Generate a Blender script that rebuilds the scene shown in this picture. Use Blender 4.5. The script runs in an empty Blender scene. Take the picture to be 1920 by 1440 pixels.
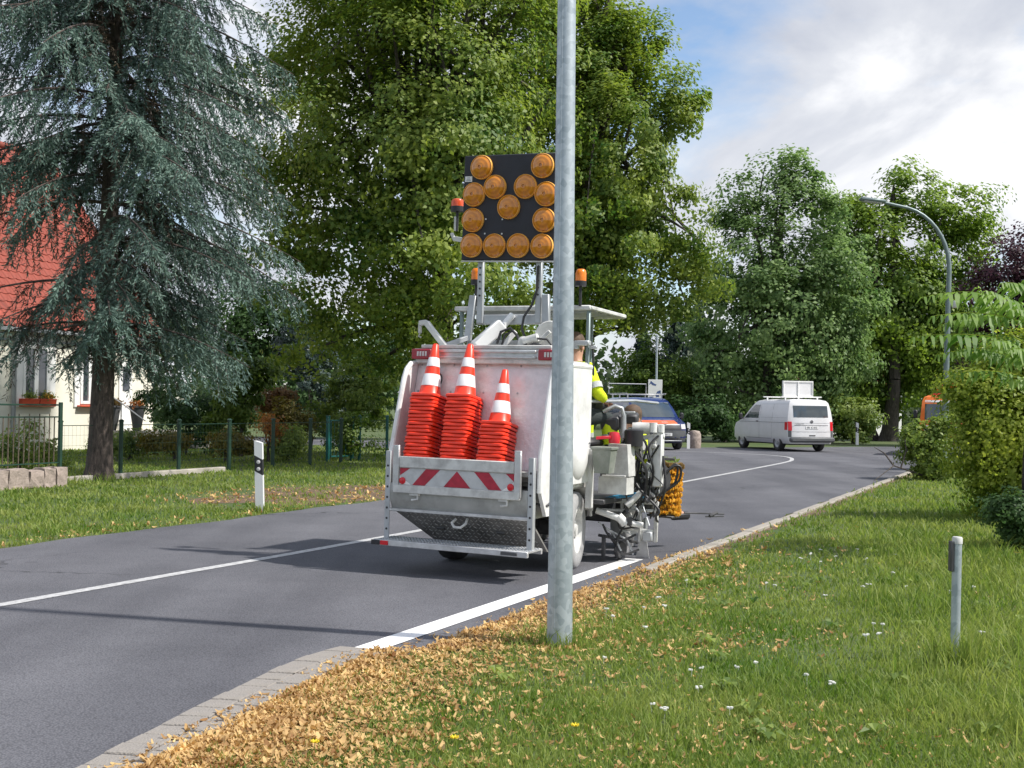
import bpy, bmesh, math, random
import numpy as np
from mathutils import Matrix, Vector, Euler
PI = math.pi
rad = math.radians
rng = np.random.default_rng(7)
random.seed(7)
S = bpy.context.scene
COL = S.collection
# ------------------------------------------------------------------ camera
F, HC, ROLL, HOR = 2200.0, 1.6, rad(0.8), 40.0      # focal (px of 1920), eye height, roll, horizon offset
cam = bpy.data.cameras.new('camera'); camo = bpy.data.objects.new('camera', cam); COL.objects.link(camo)
cam.sensor_width = 36; cam.lens = F / 1920 * 36; cam.clip_end = 9000; cam.clip_start = 0.05
camo.matrix_world = Matrix.Translation((0, 0, HC)) @ Matrix.Rotation(PI/2 + math.atan(HOR/F), 4, 'X') @ Matrix.Rotation(ROLL, 4, 'Z')
S.camera = camo
# ------------------------------------------------------------------ sky and sun
SUN_AZ = (0.967, -0.255); SUN_EL = rad(50)
world = bpy.data.worlds.new('World'); S.world = world; world.use_nodes = True
wn = world.node_tree.nodes; wl = world.node_tree.links
for n in list(wn): wn.remove(n)
def wnode(t, **k):
    n = wn.new(t)
    for a, b in k.items(): setattr(n, a, b)
    return n
w_out = wnode('ShaderNodeOutputWorld'); w_bg = wnode('ShaderNodeBackground')
w_sky = wnode('ShaderNodeTexSky', sky_type='NISHITA', sun_disc=False, sun_elevation=SUN_EL,
              sun_rotation=math.atan2(SUN_AZ[0], SUN_AZ[1]), air_density=1.0, dust_density=0.6, ozone_density=1.2)
w_tc = wnode('ShaderNodeTexCoord'); w_sep = wnode('ShaderNodeSeparateXYZ')
wl.new(w_tc.outputs['Generated'], w_sep.inputs[0])
w_add = wnode('ShaderNodeMath', operation='ADD'); w_add.inputs[1].default_value = 0.42
w_abs = wnode('ShaderNodeMath', operation='MAXIMUM'); w_abs.inputs[1].default_value = 0.0
wl.new(w_sep.outputs['Z'], w_abs.inputs[0]); wl.new(w_abs.outputs[0], w_add.inputs[0])
def wdiv(sock):
    d = wnode('ShaderNodeMath', operation='DIVIDE'); wl.new(sock, d.inputs[0]); wl.new(w_add.outputs[0], d.inputs[1]); return d.outputs[0]
w_cmb = wnode('ShaderNodeCombineXYZ'); wl.new(wdiv(w_sep.outputs['X']), w_cmb.inputs[0]); wl.new(wdiv(w_sep.outputs['Y']), w_cmb.inputs[1])
def wnoise(scale, detail, off, rough=0.55, dist=0.0):
    m = wnode('ShaderNodeMapping'); m.inputs['Location'].default_value = off; wl.new(w_cmb.outputs[0], m.inputs[0])
    n = wnode('ShaderNodeTexNoise'); n.inputs['Scale'].default_value = scale; n.inputs['Detail'].default_value = detail
    n.inputs['Roughness'].default_value = rough; n.inputs['Distortion'].default_value = dist
    wl.new(m.outputs[0], n.inputs['Vector']); return n.outputs['Fac']
def wramp(sock, stops):
    r = wnode('ShaderNodeValToRGB'); wl.new(sock, r.inputs[0]); e = r.color_ramp.elements
    e[0].position, e[0].color = stops[0]; e[1].position, e[1].color = stops[1]
    for p, c in stops[2:]:
        x = e.new(p); x.color = c
    return r.outputs[0]
SKY_STRENGTH = 0.11
mask = wramp(wnoise(1.8, 8, (0.3, 0.2, 0), 0.55, 0.3), [(0.41, (0, 0, 0, 1)), (0.53, (1, 1, 1, 1))])
shade = wramp(wnoise(2.6, 8, (7.4, 2.2, 0), 0.55, 0.5), [(0.36, (3.25, 3.45, 3.95, 1)), (0.50, (4.15, 4.3, 4.65, 1)), (0.62, (5.7, 5.75, 5.9, 1))])
w_mix = wnode('ShaderNodeMix', data_type='RGBA'); wl.new(mask, w_mix.inputs[0])
wl.new(w_sky.outputs[0], w_mix.inputs[6]); wl.new(shade, w_mix.inputs[7])
wl.new(w_mix.outputs[2], w_bg.inputs['Color']); w_bg.inputs['Strength'].default_value = SKY_STRENGTH
wl.new(w_bg.outputs[0], w_out.inputs['Surface'])
sl = bpy.data.lights.new('sun', 'SUN'); sl.energy = 3.2; sl.angle = rad(1.2); sl.color = (1.0, 0.955, 0.89)
slo = bpy.data.objects.new('sun', sl); COL.objects.link(slo)
sv = Vector((SUN_AZ[0]*math.cos(SUN_EL), SUN_AZ[1]*math.cos(SUN_EL), math.sin(SUN_EL)))
slo.rotation_euler = sv.to_track_quat('Z', 'Y').to_euler(); slo.location = (20, -10, 30)
S.view_settings.view_transform = 'Standard'; S.view_settings.look = 'None'
S.view_settings.exposure = 0.76; S.view_settings.gamma = 1.0; S.view_settings.use_curve_mapping = False
S.render.engine = 'CYCLES'; S.cycles.max_bounces = 8; S.cycles.transparent_max_bounces = 12
S.cycles.use_denoising = True

# ------------------------------------------------------------------ helpers
def W(px, py, d):
    """photo pixel + distance -> world point (surveying aid)"""
    dx, dy = px - 960, py - 720
    a = dx*math.cos(ROLL) + dy*math.sin(ROLL); b = dy*math.cos(ROLL) - dx*math.sin(ROLL)
    return Vector((a*d/F, d, HC - (b - HOR)*d/F))
def tag(o, label=None, cat=None, group=None, kind=None):
    if label: o['label'] = label
    if cat: o['category'] = cat
    if group: o['group'] = group
    if kind: o['kind'] = kind
    return o
def thing(name, label, cat, loc=(0, 0, 0), rotz=0, group=None):
    o = bpy.data.objects.new(name, None); COL.objects.link(o); o.empty_display_size = 0.2
    o.location = loc; o.rotation_euler = (0, 0, rotz)
    return tag(o, label, cat, group)
def link(name, me, parent=None):
    o = bpy.data.objects.new(name, me); COL.objects.link(o)
    if parent is not None: o.parent = parent
    return o
def copy_tree(o, parent=None):
    c = o.copy(); COL.objects.link(c)
    if parent is not None: c.parent = parent
    for ch in o.children: copy_tree(ch, c)
    return c
_bt = None
def _box_topo():
    global _bt
    if _bt is None:
        bm = bmesh.new(); P = _box_pts((1, 1, 1), 0.2)
        for p in P: bm.verts.new(p)
        bm.verts.index_update(); bm.verts.ensure_lookup_table()
        ids = {v: i for i, v in enumerate(bm.verts)}
        bmesh.ops.convex_hull(bm, input=list(bm.verts))
        bmesh.ops.dissolve_limit(bm, angle_limit=0.01, verts=list(bm.verts), edges=list(bm.edges))
        bmesh.ops.recalc_face_normals(bm, faces=list(bm.faces))
        _bt = [[ids[v] for v in f.verts] for f in bm.faces]; bm.free()
    return _bt
def _box_pts(s, b):
    hx, hy, hz = s[0]/2, s[1]/2, s[2]/2; P = []
    for sx in (-1, 1):
        for sy in (-1, 1):
            for sz in (-1, 1):
                P += [(sx*hx, sy*(hy-b), sz*(hz-b)), (sx*(hx-b), sy*hy, sz*(hz-b)), (sx*(hx-b), sy*(hy-b), sz*hz)]
    return P
class MB:
    def __init__(s): s.v = []; s.f = []
    def add(s, V, Fc, M=None):
        k = len(s.v)
        s.v += [tuple(M @ Vector(p)) if M is not None else tuple(p) for p in V]
        s.f += [tuple(i + k for i in f) for f in Fc]; return s
    def box(s, c, size, rot=None, bev=0.0):
        M = Matrix.Translation(c)
        if rot: M = M @ Euler(rot).to_matrix().to_4x4()
        b = min(bev, min(size)*0.45)
        if b > 0: return s.add(_box_pts(size, b), _box_topo(), M)
        hx, hy, hz = size[0]/2, size[1]/2, size[2]/2
        V = [(x, y, z) for x in (-hx, hx) for y in (-hy, hy) for z in (-hz, hz)]
        return s.add(V, [(0, 1, 3, 2), (4, 6, 7, 5), (0, 4, 5, 1), (2, 3, 7, 6), (0, 2, 6, 4), (1, 5, 7, 3)], M)
    def bar(s, p0, p1, w, h, bev=0.004, up=(0, 0, 1)):
        p0, p1 = Vector(p0), Vector(p1); y = (p1 - p0); L = y.length; y.normalize(); u = Vector(up)
        if abs(y.dot(u)) > 0.98: u = Vector((0, 1, 0))
        x = y.cross(u).normalized(); z = x.cross(y)
        M = Matrix.Translation((p0 + p1)/2) @ Matrix((x, y, z)).transposed().to_4x4()
        return s.add(_box_pts((w, L, h), min(bev, min(w, h, L)*0.45)), _box_topo(), M)
    def tube(s, pts, r, n=8, caps=True):
        P = [Vector(p) for p in pts]; R = r if isinstance(r, (list, tuple)) else [r]*len(P)
        V = []; prev = None
        for i, p in enumerate(P):
            t = (P[min(i+1, len(P)-1)] - P[max(i-1, 0)]).normalized()
            if prev is None: a = t.orthogonal().normalized()
            else:
                a = prev - t*prev.dot(t)
                a = a.normalized() if a.length > 1e-6 else t.orthogonal().normalized()
            prev = a; b = t.cross(a)
            V += [tuple(p + (a*math.cos(2*PI*k/n) + b*math.sin(2*PI*k/n))*R[i]) for k in range(n)]
        Fc = [(i*n+k, i*n+(k+1) % n, (i+1)*n+(k+1) % n, (i+1)*n+k) for i in range(len(P)-1) for k in range(n)]
        if caps: Fc += [tuple(range(n))[::-1], tuple((len(P)-1)*n+k for k in range(n))]
        return s.add(V, Fc)
    def lathe(s, prof, M=None, n=24, cap0=True, cap1=True):
        V = []; m = len(prof)
        for r, h in prof: V += [(r*math.cos(2*PI*k/n), r*math.sin(2*PI*k/n), h) for k in range(n)]
        Fc = [(i*n+k, i*n+(k+1) % n, (i+1)*n+(k+1) % n, (i+1)*n+k) for i in range(m-1) for k in range(n)]
        if cap0 and prof[0][0] > 1e-5: Fc.append(tuple(range(n))[::-1])
        if cap1 and prof[-1][0] > 1e-5: Fc.append(tuple((m-1)*n+k for k in range(n)))
        return s.add(V, Fc, M)
    def cyl(s, p0, p1, r0, r1=None, n=16):
        return s.tube([p0, p1], [r0, r0 if r1 is None else r1], n)
    def prism(s, poly, d0, d1, M=None):
        """polygon in local xy, extruded along z from d0 to d1"""
        n = len(poly); V = [(x, y, d0) for x, y in poly] + [(x, y, d1) for x, y in poly]
        Fc = [tuple(range(n))[::-1], tuple(range(n, 2*n))] + [(i, (i+1) % n, n+(i+1) % n, n+i) for i in range(n)]
        return s.add(V, Fc, M)
    def build(s, name, m, parent=None, smooth=40, loc=None, rot=None):
        me = bpy.data.meshes.new(name); me.from_pydata(s.v, [], s.f); me.validate()
        bm = bmesh.new(); bm.from_mesh(me); bmesh.ops.recalc_face_normals(bm, faces=list(bm.faces)); bm.to_mesh(me); bm.free()
        me.materials.append(m)
        if smooth:
            me.polygons.foreach_set('use_smooth', [True]*len(me.polygons)); me.set_sharp_from_angle(angle=rad(smooth))
        o = link(name, me, parent)
        if loc is not None: o.location = loc
        if rot is not None: o.rotation_euler = rot
        return o
def M_axis(c, axis, up=(0, 0, 1)):
    z = Vector(axis).normalized(); u = Vector(up)
    if abs(z.dot(u)) > 0.98: u = Vector((0, 1, 0))
    x = u.cross(z).normalized(); y = z.cross(x)
    return Matrix.Translation(c) @ Matrix((x, y, z)).transposed().to_4x4()
M_SIDE = Matrix(((0, 0, 1, 0), (1, 0, 0, 0), (0, 1, 0, 0), (0, 0, 0, 1)))    # local (a,b,depth) -> (x=depth, y=a, z=b)
M_BACK = Matrix(((1, 0, 0, 0), (0, 0, 1, 0), (0, 1, 0, 0), (0, 0, 0, 1)))    # local (a,b,depth) -> (x=a, y=depth, z=b)
def np_mesh(name, verts, faces, m, parent=None, smooth=False):
    """verts (n,3); faces (k,3) or (k,4) or list of such arrays"""
    fl = faces if isinstance(faces, list) else [faces]
    me = bpy.data.meshes.new(name); me.vertices.add(len(verts)); me.vertices.foreach_set('co', np.ascontiguousarray(verts, np.float32).ravel())
    idx = np.concatenate([f.ravel() for f in fl]).astype(np.int32)
    tot = np.concatenate([np.full(len(f), f.shape[1], np.int32) for f in fl])
    st = np.concatenate([[0], np.cumsum(tot)[:-1]]).astype(np.int32)
    me.loops.add(len(idx)); me.loops.foreach_set('vertex_index', idx)
    me.polygons.add(len(tot)); me.polygons.foreach_set('loop_start', st)
    try: me.polygons.foreach_set('loop_total', tot)
    except Exception: pass
    if smooth: me.polygons.foreach_set('use_smooth', np.ones(len(tot), bool))
    me.update(calc_edges=True); me.materials.append(m)
    return link(name, me, parent)
# ------------------------------------------------------------------ materials
def new_mat(name):
    m = bpy.data.materials.new(name); m.use_nodes = True; nt = m.node_tree
    return m, nt, nt.nodes['Principled BSDF']
def rgb(c): return (c[0], c[1], c[2], 1)
def scl(c, k): return tuple(min(1, x*k) for x in c)
def mat(name, col, rough=0.5, metal=0.0, var=0.12, scale=6.0, bump=0.0, bscale=60.0, dirt=None, dirt_amt=0.35, dscale=2.2, spec=0.5, coat=0.0):
    m, nt, P = new_mat(name); N = nt.nodes; L = nt.links
    tc = N.new('ShaderNodeTexCoord'); nz = N.new('ShaderNodeTexNoise'); nz.inputs['Scale'].default_value = scale; nz.inputs['Detail'].default_value = 6
    L.new(tc.outputs['Object'], nz.inputs['Vector'])
    rp = N.new('ShaderNodeValToRGB'); e = rp.color_ramp.elements
    e[0].position = 0.3; e[0].color = rgb(scl(col, 1-var)); e[1].position = 0.7; e[1].color = rgb(scl(col, 1+var))
    L.new(nz.outputs['Fac'], rp.inputs[0]); out = rp.outputs[0]
    if dirt:
        n2 = N.new('ShaderNodeTexNoise'); n2.inputs['Scale'].default_value = dscale; n2.inputs['Detail'].default_value = 8; n2.inputs['Roughness'].default_value = 0.65
        L.new(tc.outputs['Object'], n2.inputs['Vector'])
        r2 = N.new('ShaderNodeValToRGB'); r2.color_ramp.elements[0].position = 0.45; r2.color_ramp.elements[1].position = 0.75
        r2.color_ramp.elements[1].color = (dirt_amt,)*3 + (1,)
        L.new(n2.outputs['Fac'], r2.inputs[0])
        mx = N.new('ShaderNodeMix'); mx.data_type = 'RGBA'; L.new(r2.outputs[0], mx.inputs[0]); L.new(out, mx.inputs[6]); mx.inputs[7].default_value = rgb(dirt); out = mx.outputs[2]
    L.new(out, P.inputs['Base Color'])
    P.inputs['Roughness'].default_value = rough; P.inputs['Metallic'].default_value = metal
    P.inputs['Specular IOR Level'].default_value = spec; P.inputs['Coat Weight'].default_value = coat
    if bump > 0:
        b = N.new('ShaderNodeTexNoise'); b.inputs['Scale'].default_value = bscale; b.inputs['Detail'].default_value = 4; L.new(tc.outputs['Object'], b.inputs['Vector'])
        bp = N.new('ShaderNodeBump'); bp.inputs['Strength'].default_value = bump; bp.inputs['Distance'].default_value = 0.02
        L.new(b.outputs['Fac'], bp.inputs['Height']); L.new(bp.outputs[0], P.inputs['Normal'])
    return m
def leaf_mat(name, cols, rough=0.5, trans=0.45, pscale=0.7, spec=0.35, k=1.0):
    """random tint per leaf + patches through the crown"""
    cols = [scl(c, k) for c in cols]
    m, nt, P = new_mat(name); N = nt.nodes; L = nt.links
    g = N.new('ShaderNodeNewGeometry'); nz = N.new('ShaderNodeTexNoise'); nz.inputs['Scale'].default_value = pscale; nz.inputs['Detail'].default_value = 3
    L.new(g.outputs['Position'], nz.inputs['Vector'])
    a = N.new('ShaderNodeMath'); a.operation = 'MULTIPLY_ADD'; a.inputs[1].default_value = 0.5; L.new(g.outputs['Random Per Island'], a.inputs[0])
    b = N.new('ShaderNodeMath'); b.operation = 'MULTIPLY_ADD'; b.inputs[1].default_value = 1.3; b.inputs[2].default_value = -0.4; L.new(nz.outputs['Fac'], b.inputs[0]); L.new(b.outputs[0], a.inputs[2])
    rp = N.new('ShaderNodeValToRGB'); e = rp.color_ramp.elements
    for i, c in enumerate(cols):
        p = i/(len(cols)-1)
        x = e[0] if i == 0 else (e[1] if i == len(cols)-1 else e.new(p)); x.position = p; x.color = rgb(c)
    # order of elements may shift after e.new: set again by position
    for x in rp.color_ramp.elements:
        x.color = rgb(cols[int(round(x.position*(len(cols)-1)))])
    L.new(a.outputs[0], rp.inputs[0]); L.new(rp.outputs[0], P.inputs['Base Color'])
    P.inputs['Roughness'].default_value = rough; P.inputs['Specular IOR Level'].default_value = spec
    if trans > 0:
        t = N.new('ShaderNodeBsdfTranslucent'); mx = N.new('ShaderNodeMixShader'); mx.inputs[0].default_value = trans
        hs = N.new('ShaderNodeHueSaturation'); hs.inputs['Value'].default_value = 1.25; hs.inputs['Saturation'].default_value = 1.1; L.new(rp.outputs[0], hs.inputs['Color'])
        L.new(hs.outputs[0], t.inputs['Color']); L.new(P.outputs[0], mx.inputs[1]); L.new(t.outputs[0], mx.inputs[2])
        L.new(mx.outputs[0], N['Material Output'].inputs['Surface'])
    return m
def asphalt_mat():
    m, nt, P = new_mat('asphalt'); N = nt.nodes; L = nt.links
    tc = N.new('ShaderNodeTexCoord')
    def nz(s, d, r=0.6):
        n = N.new('ShaderNodeTexNoise'); n.inputs['Scale'].default_value = s; n.inputs['Detail'].default_value = d; n.inputs['Roughness'].default_value = r
        L.new(tc.outputs['Object'], n.inputs['Vector']); return n.outputs['Fac']
    v = N.new('ShaderNodeTexVoronoi'); v.inputs['Scale'].default_value = 85; L.new(tc.outputs['Object'], v.inputs['Vector'])
    r1 = N.new('ShaderNodeValToRGB'); e = r1.color_ramp.elements
    e[0].position = 0.0; e[0].color = (0.172, 0.174, 0.194, 1); e[1].position = 0.75; e[1].color = (0.081, 0.082, 0.094, 1)
    L.new(v.outputs['Distance'], r1.inputs[0])
    r2 = N.new('ShaderNodeValToRGB'); e = r2.color_ramp.elements
    e[0].position = 0.3; e[0].color = (0.80, 0.80, 0.80, 1); e[1].position = 0.7; e[1].color = (1.2, 1.19, 1.17, 1)
    L.new(nz(0.55, 9, 0.62), r2.inputs[0])
    mx = N.new('ShaderNodeMix'); mx.data_type = 'RGBA'; mx.blend_type = 'MULTIPLY'; mx.inputs[0].default_value = 1
    L.new(r1.outputs[0], mx.inputs[6]); L.new(r2.outputs[0], mx.inputs[7])
    mp = N.new('ShaderNodeMapping'); mp.inputs['Rotation'].default_value = (0, 0, rad(25.2)); mp.inputs['Scale'].default_value = (0.9, 0.07, 1); L.new(tc.outputs['Object'], mp.inputs[0])
    nw = N.new('ShaderNodeTexNoise'); nw.inputs['Scale'].default_value = 1.0; nw.inputs['Detail'].default_value = 3; L.new(mp.outputs[0], nw.inputs['Vector'])
    r3 = N.new('ShaderNodeValToRGB'); e = r3.color_ramp.elements; e[0].position = 0.36; e[0].color = (0.84, 0.84, 0.85, 1); e[1].position = 0.62; e[1].color = (1.13, 1.13, 1.12, 1); L.new(nw.outputs['Fac'], r3.inputs[0])
    m3 = N.new('ShaderNodeMix'); m3.data_type = 'RGBA'; m3.blend_type = 'MULTIPLY'; m3.inputs[0].default_value = 1; L.new(mx.outputs[2], m3.inputs[6]); L.new(r3.outputs[0], m3.inputs[7])
    vc = N.new('ShaderNodeTexVoronoi'); vc.feature = 'DISTANCE_TO_EDGE'; vc.inputs['Scale'].default_value = 0.33
    nd = N.new('ShaderNodeTexNoise'); nd.inputs['Scale'].default_value = 1.6; nd.inputs['Detail'].default_value = 6; L.new(tc.outputs['Object'], nd.inputs['Vector'])
    va = N.new('ShaderNodeVectorMath'); va.operation = 'MULTIPLY_ADD'; va.inputs[1].default_value = (1.1, 1.1, 0); L.new(nd.outputs['Color'], va.inputs[0]); L.new(tc.outputs['Object'], va.inputs[2]); L.new(va.outputs[0], vc.inputs['Vector'])
    r4 = N.new('ShaderNodeValToRGB'); e = r4.color_ramp.elements; e[0].position = 0.003; e[0].color = (0.5, 0.5, 0.5, 1); e[1].position = 0.009; e[1].color = (1, 1, 1, 1); L.new(vc.outputs['Distance'], r4.inputs[0])
    n5 = N.new('ShaderNodeTexNoise'); n5.inputs['Scale'].default_value = 0.23; L.new(tc.outputs['Object'], n5.inputs['Vector'])
    r5 = N.new('ShaderNodeValToRGB'); e = r5.color_ramp.elements; e[0].position = 0.52; e[1].position = 0.60; L.new(n5.outputs['Fac'], r5.inputs[0])
    m4 = N.new('ShaderNodeMix'); m4.data_type = 'RGBA'; m4.blend_type = 'MULTIPLY'; L.new(r5.outputs[0], m4.inputs[0]); L.new(m3.outputs[2], m4.inputs[6]); L.new(r4.outputs[0], m4.inputs[7]); mx = m4
    L.new(mx.outputs[2], P.inputs['Base Color']); P.inputs['Roughness'].default_value = 0.82; P.inputs['Specular IOR Level'].default_value = 0.3
    bp = N.new('ShaderNodeBump'); bp.inputs['Strength'].default_value = 0.35; bp.inputs['Distance'].default_value = 0.006
    L.new(v.outputs['Distance'], bp.inputs['Height']); bp.invert = True; L.new(bp.outputs[0], P.inputs['Normal'])
    return m
def ground_mat():
    m, nt, P = new_mat('ground_soil'); N = nt.nodes; L = nt.links
    tc = N.new('ShaderNodeTexCoord')
    n1 = N.new('ShaderNodeTexNoise'); n1.inputs['Scale'].default_value = 0.5; n1.inputs['Detail'].default_value = 10; n1.inputs['Roughness'].default_value = 0.7; L.new(tc.outputs['Object'], n1.inputs['Vector'])
    r = N.new('ShaderNodeValToRGB'); e = r.color_ramp.elements
    e[0].position = 0.35; e[0].color = (0.045, 0.085, 0.016, 1); e[1].position = 0.78; e[1].color = (0.14, 0.125, 0.055, 1)
    x = e.new(0.52); x.color = (0.075, 0.105, 0.03, 1)
    L.new(n1.outputs['Fac'], r.inputs[0]); L.new(r.outputs[0], P.inputs['Base Color']); P.inputs['Roughness'].default_value = 0.95
    return m
MT = {}
MT['asphalt'] = asphalt_mat(); MT['ground'] = ground_mat()
MT['soil'] = mat('bare_soil', (0.14, 0.095, 0.06), 0.95, var=0.4, scale=9, bump=0.6, bscale=40)
MT['paint_new'] = mat('fresh_road_paint', (0.86, 0.86, 0.85), 0.55, var=0.02, scale=30, bump=0.2, bscale=150)
MT['paint_old'] = mat('worn_road_paint', (0.50, 0.50, 0.50), 0.75, var=0.2, scale=14, dirt=(0.16, 0.16, 0.17), dirt_amt=0.7, dscale=20)
MT['paver'] = mat('gutter_stone', (0.30, 0.275, 0.25), 0.9, var=0.18, scale=5, bump=0.5, bscale=90, dirt=(0.16, 0.14, 0.11), dirt_amt=0.6, dscale=4)
MT['joint'] = mat('joint_sand', (0.16, 0.14, 0.115), 0.95, var=0.3, scale=20, bump=0.4)
MT['kerb'] = mat('kerb_concrete', (0.36, 0.33, 0.29), 0.9, var=0.2, scale=4, bump=0.4, dirt=(0.15, 0.13, 0.09), dirt_amt=0.7, dscale=3)
MT['concrete'] = mat('concrete', (0.40, 0.37, 0.33), 0.9, var=0.15, scale=4, bump=0.4, dirt=(0.16, 0.15, 0.10), dirt_amt=0.6)
MT['wallstone'] = mat('wall_stone', (0.38, 0.31, 0.27), 0.9, var=0.3, scale=5, bump=0.9, bscale=16, dirt=(0.10, 0.08, 0.06), dirt_amt=0.8, dscale=6)
def galv_mat():
    m, nt, P = new_mat('galvanised_steel'); N = nt.nodes; L = nt.links
    tc = N.new('ShaderNodeTexCoord')
    v = N.new('ShaderNodeTexVoronoi'); v.inputs['Scale'].default_value = 26; L.new(tc.outputs['Object'], v.inputs['Vector'])
    n = N.new('ShaderNodeTexNoise'); n.inputs['Scale'].default_value = 3; n.inputs['Detail'].default_value = 8; n.inputs['Roughness'].default_value = 0.7; L.new(tc.outputs['Object'], n.inputs['Vector'])
    a = N.new('ShaderNodeMix'); a.data_type = 'RGBA'; a.inputs[0].default_value = 0.6; L.new(v.outputs['Color'], a.inputs[6]); L.new(n.outputs['Fac'], a.inputs[7])
    bw = N.new('ShaderNodeRGBToBW'); L.new(a.outputs[2], bw.inputs[0])
    r = N.new('ShaderNodeValToRGB'); e = r.color_ramp.elements
    e[0].position = 0.3; e[0].color = (0.33, 0.38, 0.42, 1); e[1].position = 0.66; e[1].color = (0.50, 0.55, 0.59, 1)
    L.new(bw.outputs[0], r.inputs[0]); L.new(r.outputs[0], P.inputs['Base Color'])
    P.inputs['Metallic'].default_value = 0.55; P.inputs['Roughness'].default_value = 0.52
    return m
MT['galv'] = galv_mat()
MT['steel'] = mat('light_grey_steel', (0.46, 0.48, 0.50), 0.42, 0.35, 0.12, 9, dirt=(0.2, 0.19, 0.18), dirt_amt=0.4)
MT['loadwall'] = mat('pressed_aluminium_sheet', (0.74, 0.69, 0.69), 0.42, 0.3, 0.06, 14, bump=0.3, bscale=30, dirt=(0.45, 0.42, 0.42), dirt_amt=0.35, dscale=9)  # base colour tinted pink to stand in for the red cones' reflection
MT['chequer'] = mat('worn_chequer_steel', (0.24, 0.23, 0.22), 0.5, 0.3, 0.3, 6, dirt=(0.07, 0.065, 0.06), dirt_amt=0.6, dscale=4)
MT['alu'] = mat('worn_aluminium', (0.60, 0.60, 0.61), 0.38, 0.55, 0.12, 12, bump=0.15, bscale=25, dirt=(0.25, 0.24, 0.23), dirt_amt=0.4, dscale=5)
MT['white'] = mat('machine_white_paint', (0.78, 0.78, 0.77), 0.38, 0, 0.05, 5, dirt=(0.34, 0.33, 0.31), dirt_amt=0.55, dscale=4.5)
MT['whited'] = mat('dusty_white_paint', (0.62, 0.62, 0.60), 0.6, 0, 0.12, 8, dirt=(0.26, 0.25, 0.24), dirt_amt=0.75, dscale=7)
MT['tailskin'] = mat('dirty_tail_skin', (0.42, 0.42, 0.40), 0.5, 0.25, 0.15, 5, dirt=(0.16, 0.15, 0.13), dirt_amt=0.7, dscale=4)
MT['black'] = mat('black_plastic', (0.022, 0.022, 0.026), 0.55, 0, 0.2, 12)
MT['board'] = mat('arrow_board_black', (0.018, 0.019, 0.028), 0.6, 0, 0.25, 5, bump=0.1)
MT['rubber'] = mat('tyre_rubber', (0.028, 0.028, 0.029), 0.85, 0, 0.3, 10, dirt=(0.15, 0.14, 0.13), dirt_amt=0.5, bump=0.2)
MT['dustyrubber'] = mat('paint_dusted_rubber', (0.36, 0.36, 0.36), 0.85, 0, 0.25, 7, dirt=(0.10, 0.10, 0.105), dirt_amt=0.85, dscale=7)
MT['dark'] = mat('dark_steel', (0.07, 0.07, 0.075), 0.55, 0.3, 0.3, 10, dirt=(0.2, 0.19, 0.18), dirt_amt=0.5)
MT['greybox'] = mat('grey_green_plastic', (0.19, 0.21, 0.18), 0.6, 0, 0.1, 6, dirt=(0.42, 0.42, 0.4), dirt_amt=0.5, dscale=7)
MT['hose'] = mat('hose_rubber', (0.03, 0.03, 0.033), 0.5, 0, 0.2, 10)
MT['bluehose'] = mat('blue_hose', (0.05, 0.28, 0.50), 0.5, 0, 0.1, 10)
MT['redcap'] = mat('red_plastic', (0.60, 0.02, 0.04), 0.4, 0, 0.08, 10)
MT['cone'] = mat('cone_red_orange', (0.98, 0.052, 0.018), 0.36, 0, 0.05, 9, spec=0.5, dirt=(0.62, 0.05, 0.03), dirt_amt=0.4, dscale=14)
MT['band'] = mat('cone_white_band', (0.82, 0.80, 0.80), 0.45, 0, 0.04, 20)
MT['redfoil'] = mat('red_reflective_foil', (0.42, 0.02, 0.045), 0.45, 0, 0.2, 18)
MT['greyfoil'] = mat('silver_reflective_foil', (0.55, 0.56, 0.57), 0.4, 0.1, 0.08, 12, dirt=(0.3, 0.3, 0.3), dirt_amt=0.5, dscale=8)
MT['taillens'] = mat('tail_lamp_red', (0.30, 0.012, 0.03), 0.25, 0, 0.1, 20, spec=0.6)
MT['redlens'] = mat('bright_red_lens', (0.62, 0.01, 0.02), 0.25, 0, 0.08, 20, spec=0.6)
MT['clearlens'] = mat('clear_lens', (0.6, 0.58, 0.58), 0.25, 0, 0.1, 40)
MT['beacon'] = mat('orange_beacon', (0.85, 0.22, 0.01), 0.25, 0, 0.1, 20, spec=0.6)
MT['beaconred'] = mat('red_orange_beacon', (0.72, 0.09, 0.02), 0.25, 0, 0.15, 20, spec=0.6)
def lens_mat():
    m, nt, P = new_mat('amber_lamp_lens'); N = nt.nodes; L = nt.links
    tc = N.new('ShaderNodeTexCoord'); 
    w = N.new('ShaderNodeTexWave'); w.wave_type = 'RINGS'; w.rings_direction = 'SPHERICAL'; w.inputs['Scale'].default_value = 14; L.new(tc.outputs['Object'], w.inputs['Vector'])
    r = N.new('ShaderNodeValToRGB'); e = r.color_ramp.elements
    e[0].color = (0.50, 0.165, 0.006, 1); e[1].color = (0.66, 0.235, 0.012, 1); L.new(w.outputs['Fac'], r.inputs[0])
    L.new(r.outputs[0], P.inputs['Base Color']); P.inputs['Roughness'].default_value = 0.14; P.inputs['Coat Weight'].default_value = 0.6; P.inputs['Coat Roughness'].default_value = 0.04
    bp = N.new('ShaderNodeBump'); bp.inputs['Strength'].default_value = 0.5; bp.inputs['Distance'].default_value = 0.004; L.new(w.outputs['Fac'], bp.inputs['Height']); L.new(bp.outputs[0], P.inputs['Normal'])
    return m
MT['lens'] = lens_mat()
MT['lensrim'] = mat('amber_lens_rim', (0.95, 0.47, 0.10), 0.35, 0, 0.08, 20)
MT['lenshub'] = mat('amber_lens_centre', (0.36, 0.10, 0.008), 0.35, 0, 0.1, 20)
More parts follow.
